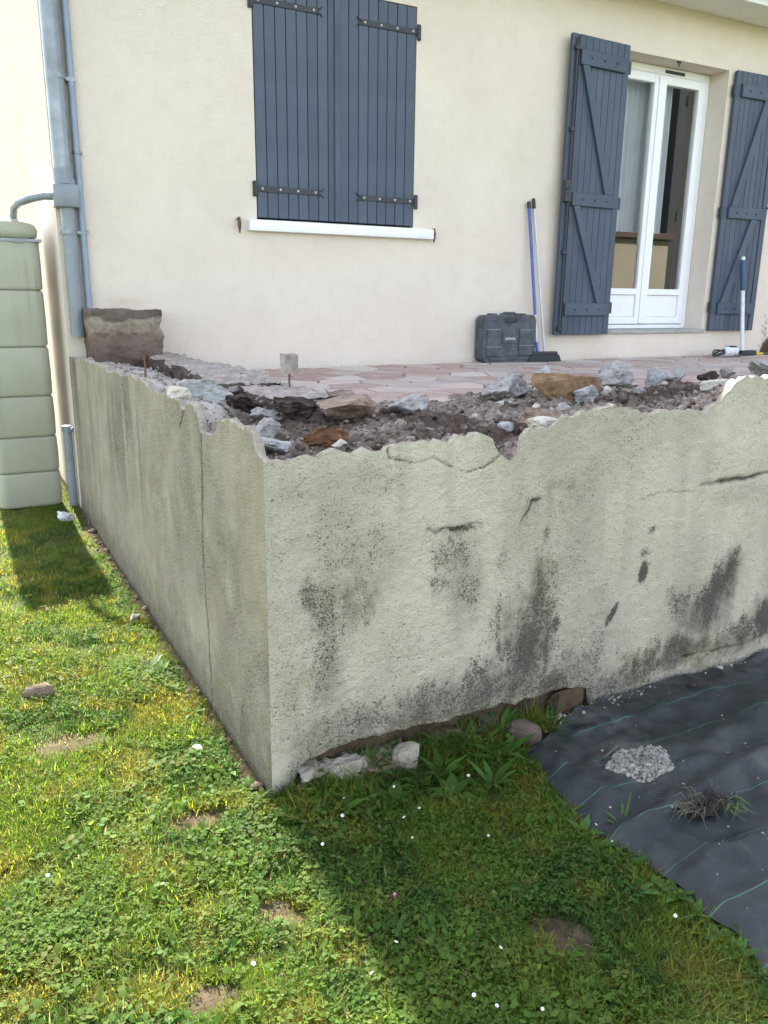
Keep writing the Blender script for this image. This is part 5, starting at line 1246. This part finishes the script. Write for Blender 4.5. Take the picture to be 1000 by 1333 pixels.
# leafy weed rosettes and tall stems one can pick out
def leaf_strip(o, a, L, w, lift, droop, seg=5):
    V = []; 
    for k in range(seg+1):
        t = k/seg; r_ = L*t*math.cos(lift*(1-t*.5)); zz = L*t*math.sin(lift)-droop*L*t*t; ww = w*math.sin(math.pi*min(.97, .08+t*.92))**.7*.5*(1+.18*math.sin(t*22))
        for s_ in (-1, 0, 1): V.append((o[0]+r_*math.cos(a)-s_*ww*math.sin(a), o[1]+r_*math.sin(a)+s_*ww*math.cos(a), o[2]+zz+(abs(s_)*.25*ww)))
    F_ = []
    for k in range(seg):
        b = k*3; F_ += [(b, b+1, b+4, b+3), (b+1, b+2, b+5, b+4)]
    return V, F_
def weed(px, py, n, L, w, label, seed, lift=(.2, .7), group=None, col=(.06, .125, .025), name='weed', z=None, at=None):
    rr = random.Random(seed); q = onZ(px, py, .01) if at is None else at
    if q[0] > XW and q[1] > YW-.03: q = np.array([q[0], YW-.03, q[2]])
    gz = float(ground_z(np.array([q[0]]), np.array([q[1]]))[0]) if z is None else z
    V = []; Fc = []; C = []
    for k in range(n):
        v, f = leaf_strip((q[0], q[1], gz), k*2.4+rr.uniform(-.4, .4), L*rr.uniform(.55, 1.1), w*rr.uniform(.7, 1.2), rr.uniform(*lift), rr.uniform(.05, .5))
        o = len(V); V += v; Fc += [tuple(i+o for i in g) for g in f]; s = rr.uniform(.7, 1.35); C += [(col[0]*s, col[1]*s, col[2]*s)]*len(v)
    ob = mk(name, V, Fc, MAT['weed'], None, True, {'tint': np.array(C)}, loc=(q[0], q[1], gz))
    return tag(ob, label, 'weed', group)
GW = 'leafy weeds along the front wall foot'
for k, (px, py, n, L, w) in enumerate([(440, 1000, 12, .075, .020), (460, 988, 10, .07, .014), (490, 984, 11, .08, .012), (560, 980, 13, .085, .012), (575, 1010, 12, .07, .024), (600, 985, 12, .08, .016), (620, 975, 14, .09, .022), (640, 960, 10, .07, .014), (655, 985, 13, .08, .026), (545, 1020, 10, .06, .026), (590, 1035, 10, .06, .024), (470, 1045, 10, .06, .024), (440, 1060, 10, .06, .022), (640, 1020, 11, .07, .022), (515, 1040, 9, .06, .03), (405, 1062, 9, .06, .022), (610, 945, 9, .06, .010), (670, 1000, 9, .06, .018), (380, 1070, 8, .05, .018)]):
    weed(px, py, n+4, L*1.35, w*1.1, ('broad-leaved dark weed at the foot of the front wall' if w > .019 else 'narrow-leaved dark weed at the foot of the front wall'), 300+k, (.3, 1.1), GW, (.055, .115, .022))
rr = random.Random(17)
for k in range(20):
    x_ = rr.uniform(.86, 1.62); L_ = rr.uniform(.06, .12)
    weed(0, 0, rr.randint(9, 15), L_, rr.choice((.006, .008, .012, .016)), 'thin upright grass tuft against the broken foot of the front wall', 500+k, (.7, 1.4), 'grass tufts against the front wall foot', (.060, .130, .028), name='grass_tuft', at=np.array([x_, YW-rr.uniform(.004, .07), 0.0]))
weed(578, 1168, 10, .07, .017, 'dandelion-like rosette flat in the shaded lawn', 331, (.1, .4), None, (.075, .15, .04))
weed(812, 1078, 9, .085, .010, 'thin green weed growing through the fabric edge', 332, (.7, 1.2), None, (.08, .15, .05))
weed(205, 880, 12, .07, .026, 'bright leafy weed beside the soil strip of the side wall', 333, (.3, .9), None, (.085, .17, .03))
weed(195, 868, 9, .06, .02, 'pale weed tuft behind the bright one at the side wall', 334, (.3, .9), None, (.13, .19, .09))
GE = 'weeds along the fabric edge'
for k, (px, py) in enumerate([(745, 1058), (760, 1085), (785, 1110), (815, 1128), (850, 1150), (880, 1165), (905, 1185), (935, 1215), (720, 1035), (700, 1005), (960, 1240), (830, 1160)]):
    weed(px, py, 9, .06, .016, 'leafy weed spilling over the edge of the fabric', 340+k, (.2, .9), GE, (.065, .13, .035))
GS = 'weeds along the side wall foot'
for k, (px, py) in enumerate([(300, 1000), (322, 1022), (280, 965), (335, 1040), (250, 925), (226, 900), (180, 820)]):
    weed(px, py, 9, .05, .014, 'sunlit weed tuft at the foot of the side wall', 360+k, (.3, 1.0), GS, (.09, .165, .03))
# daisies
def daisy_mesh():
    V = []; Fc = []
    for k in range(11):
        a = k*2*math.pi/11; o = len(V)
        for r_, w_, z_ in ((.002, .0012, .0), (.006, .0018, .0012), (.0088, .001, .0004)):
            for s_ in (-1, 1): V.append((r_*math.cos(a)-s_*w_*math.sin(a), r_*math.sin(a)+s_*w_*math.cos(a), z_))
        Fc += [(o, o+1, o+3, o+2), (o+2, o+3, o+5, o+4)]
    return V, Fc
dv_, df_ = daisy_mesh()
dm = bpy.data.meshes.new('daisy'); dm.from_pydata(dv_, [], df_); dm.materials.append(MAT['petal'])
_b = bmesh.new(); _b.from_mesh(dm); nf = len(_b.faces); r_ = bmesh.ops.create_uvsphere(_b, u_segments=8, v_segments=5, radius=.0026)
for v in r_['verts']: v.co.z = v.co.z*.6+.001
for f in list(_b.faces)[nf:]: f.material_index = 1
r2 = bmesh.ops.create_cone(_b, segments=5, radius1=.0009, radius2=.0007, depth=.045)
for v in r2['verts']: v.co.z -= .0225
for f in {f for v in r2['verts'] for f in v.link_faces}: f.material_index = 2
_b.to_mesh(dm); _b.free(); dm.materials.append(MAT['yellow']); dm.materials.append(plain('daisy_stalk', (.07, .13, .03), .6, .1, 30))
pos = [(513, 1023), (448, 1040), (446, 1062), (526, 1064), (537, 1090), (516, 1226), (484, 1266), (617, 1298), (647, 1312), (652, 1236), (776, 1074), (797, 1096), (880, 1188), (636, 1088), (610, 1008), (420, 1100), (546, 1050), (706, 1318), (212, 1151), (62, 1138), (330, 1254), (40, 845), (120, 720)]
for k, (px, py) in enumerate(pos):
    q = onZ(px, py, .042); o = bpy.data.objects.new('daisy', dm); COL.objects.link(o)
    gz = float(ground_z(np.array([q[0]]), np.array([q[1]]))[0]); o.location = (q[0], q[1], gz+.040); s = random.uniform(.35, .6); o.scale = (s, s, 1)
    o.rotation_euler = (random.uniform(-.7, .7), random.uniform(-.7, .7), random.uniform(0, 6))
    tag(o, 'small white daisy in the sunlit lawn' if q[0] < XW-.02 else ('small white daisy at the edge of the weed fabric' if q[0] > 1.3 else 'small white daisy in the shaded lawn'), 'daisy', 'white daisies in the lawn')
q = onZ(514, 1166, .03); _b = bmesh.new(); bmesh.ops.create_icosphere(_b, subdivisions=2, radius=.004)
for v in _b.verts: v.co *= 1+.25*mnoise.noise(v.co*900)
r2 = bmesh.ops.create_cone(_b, segments=5, radius1=.0009, radius2=.0007, depth=.035)
for v in r2['verts']: v.co.z -= .018
me = bpy.data.meshes.new('clover_flower'); _b.to_mesh(me); _b.free(); me.materials.append(MAT['pink'])
o = bpy.data.objects.new('clover_flower', me); o.location = (q[0], q[1], .034); COL.objects.link(o); tag(o, 'single pink clover flower in the shaded lawn', 'flower')
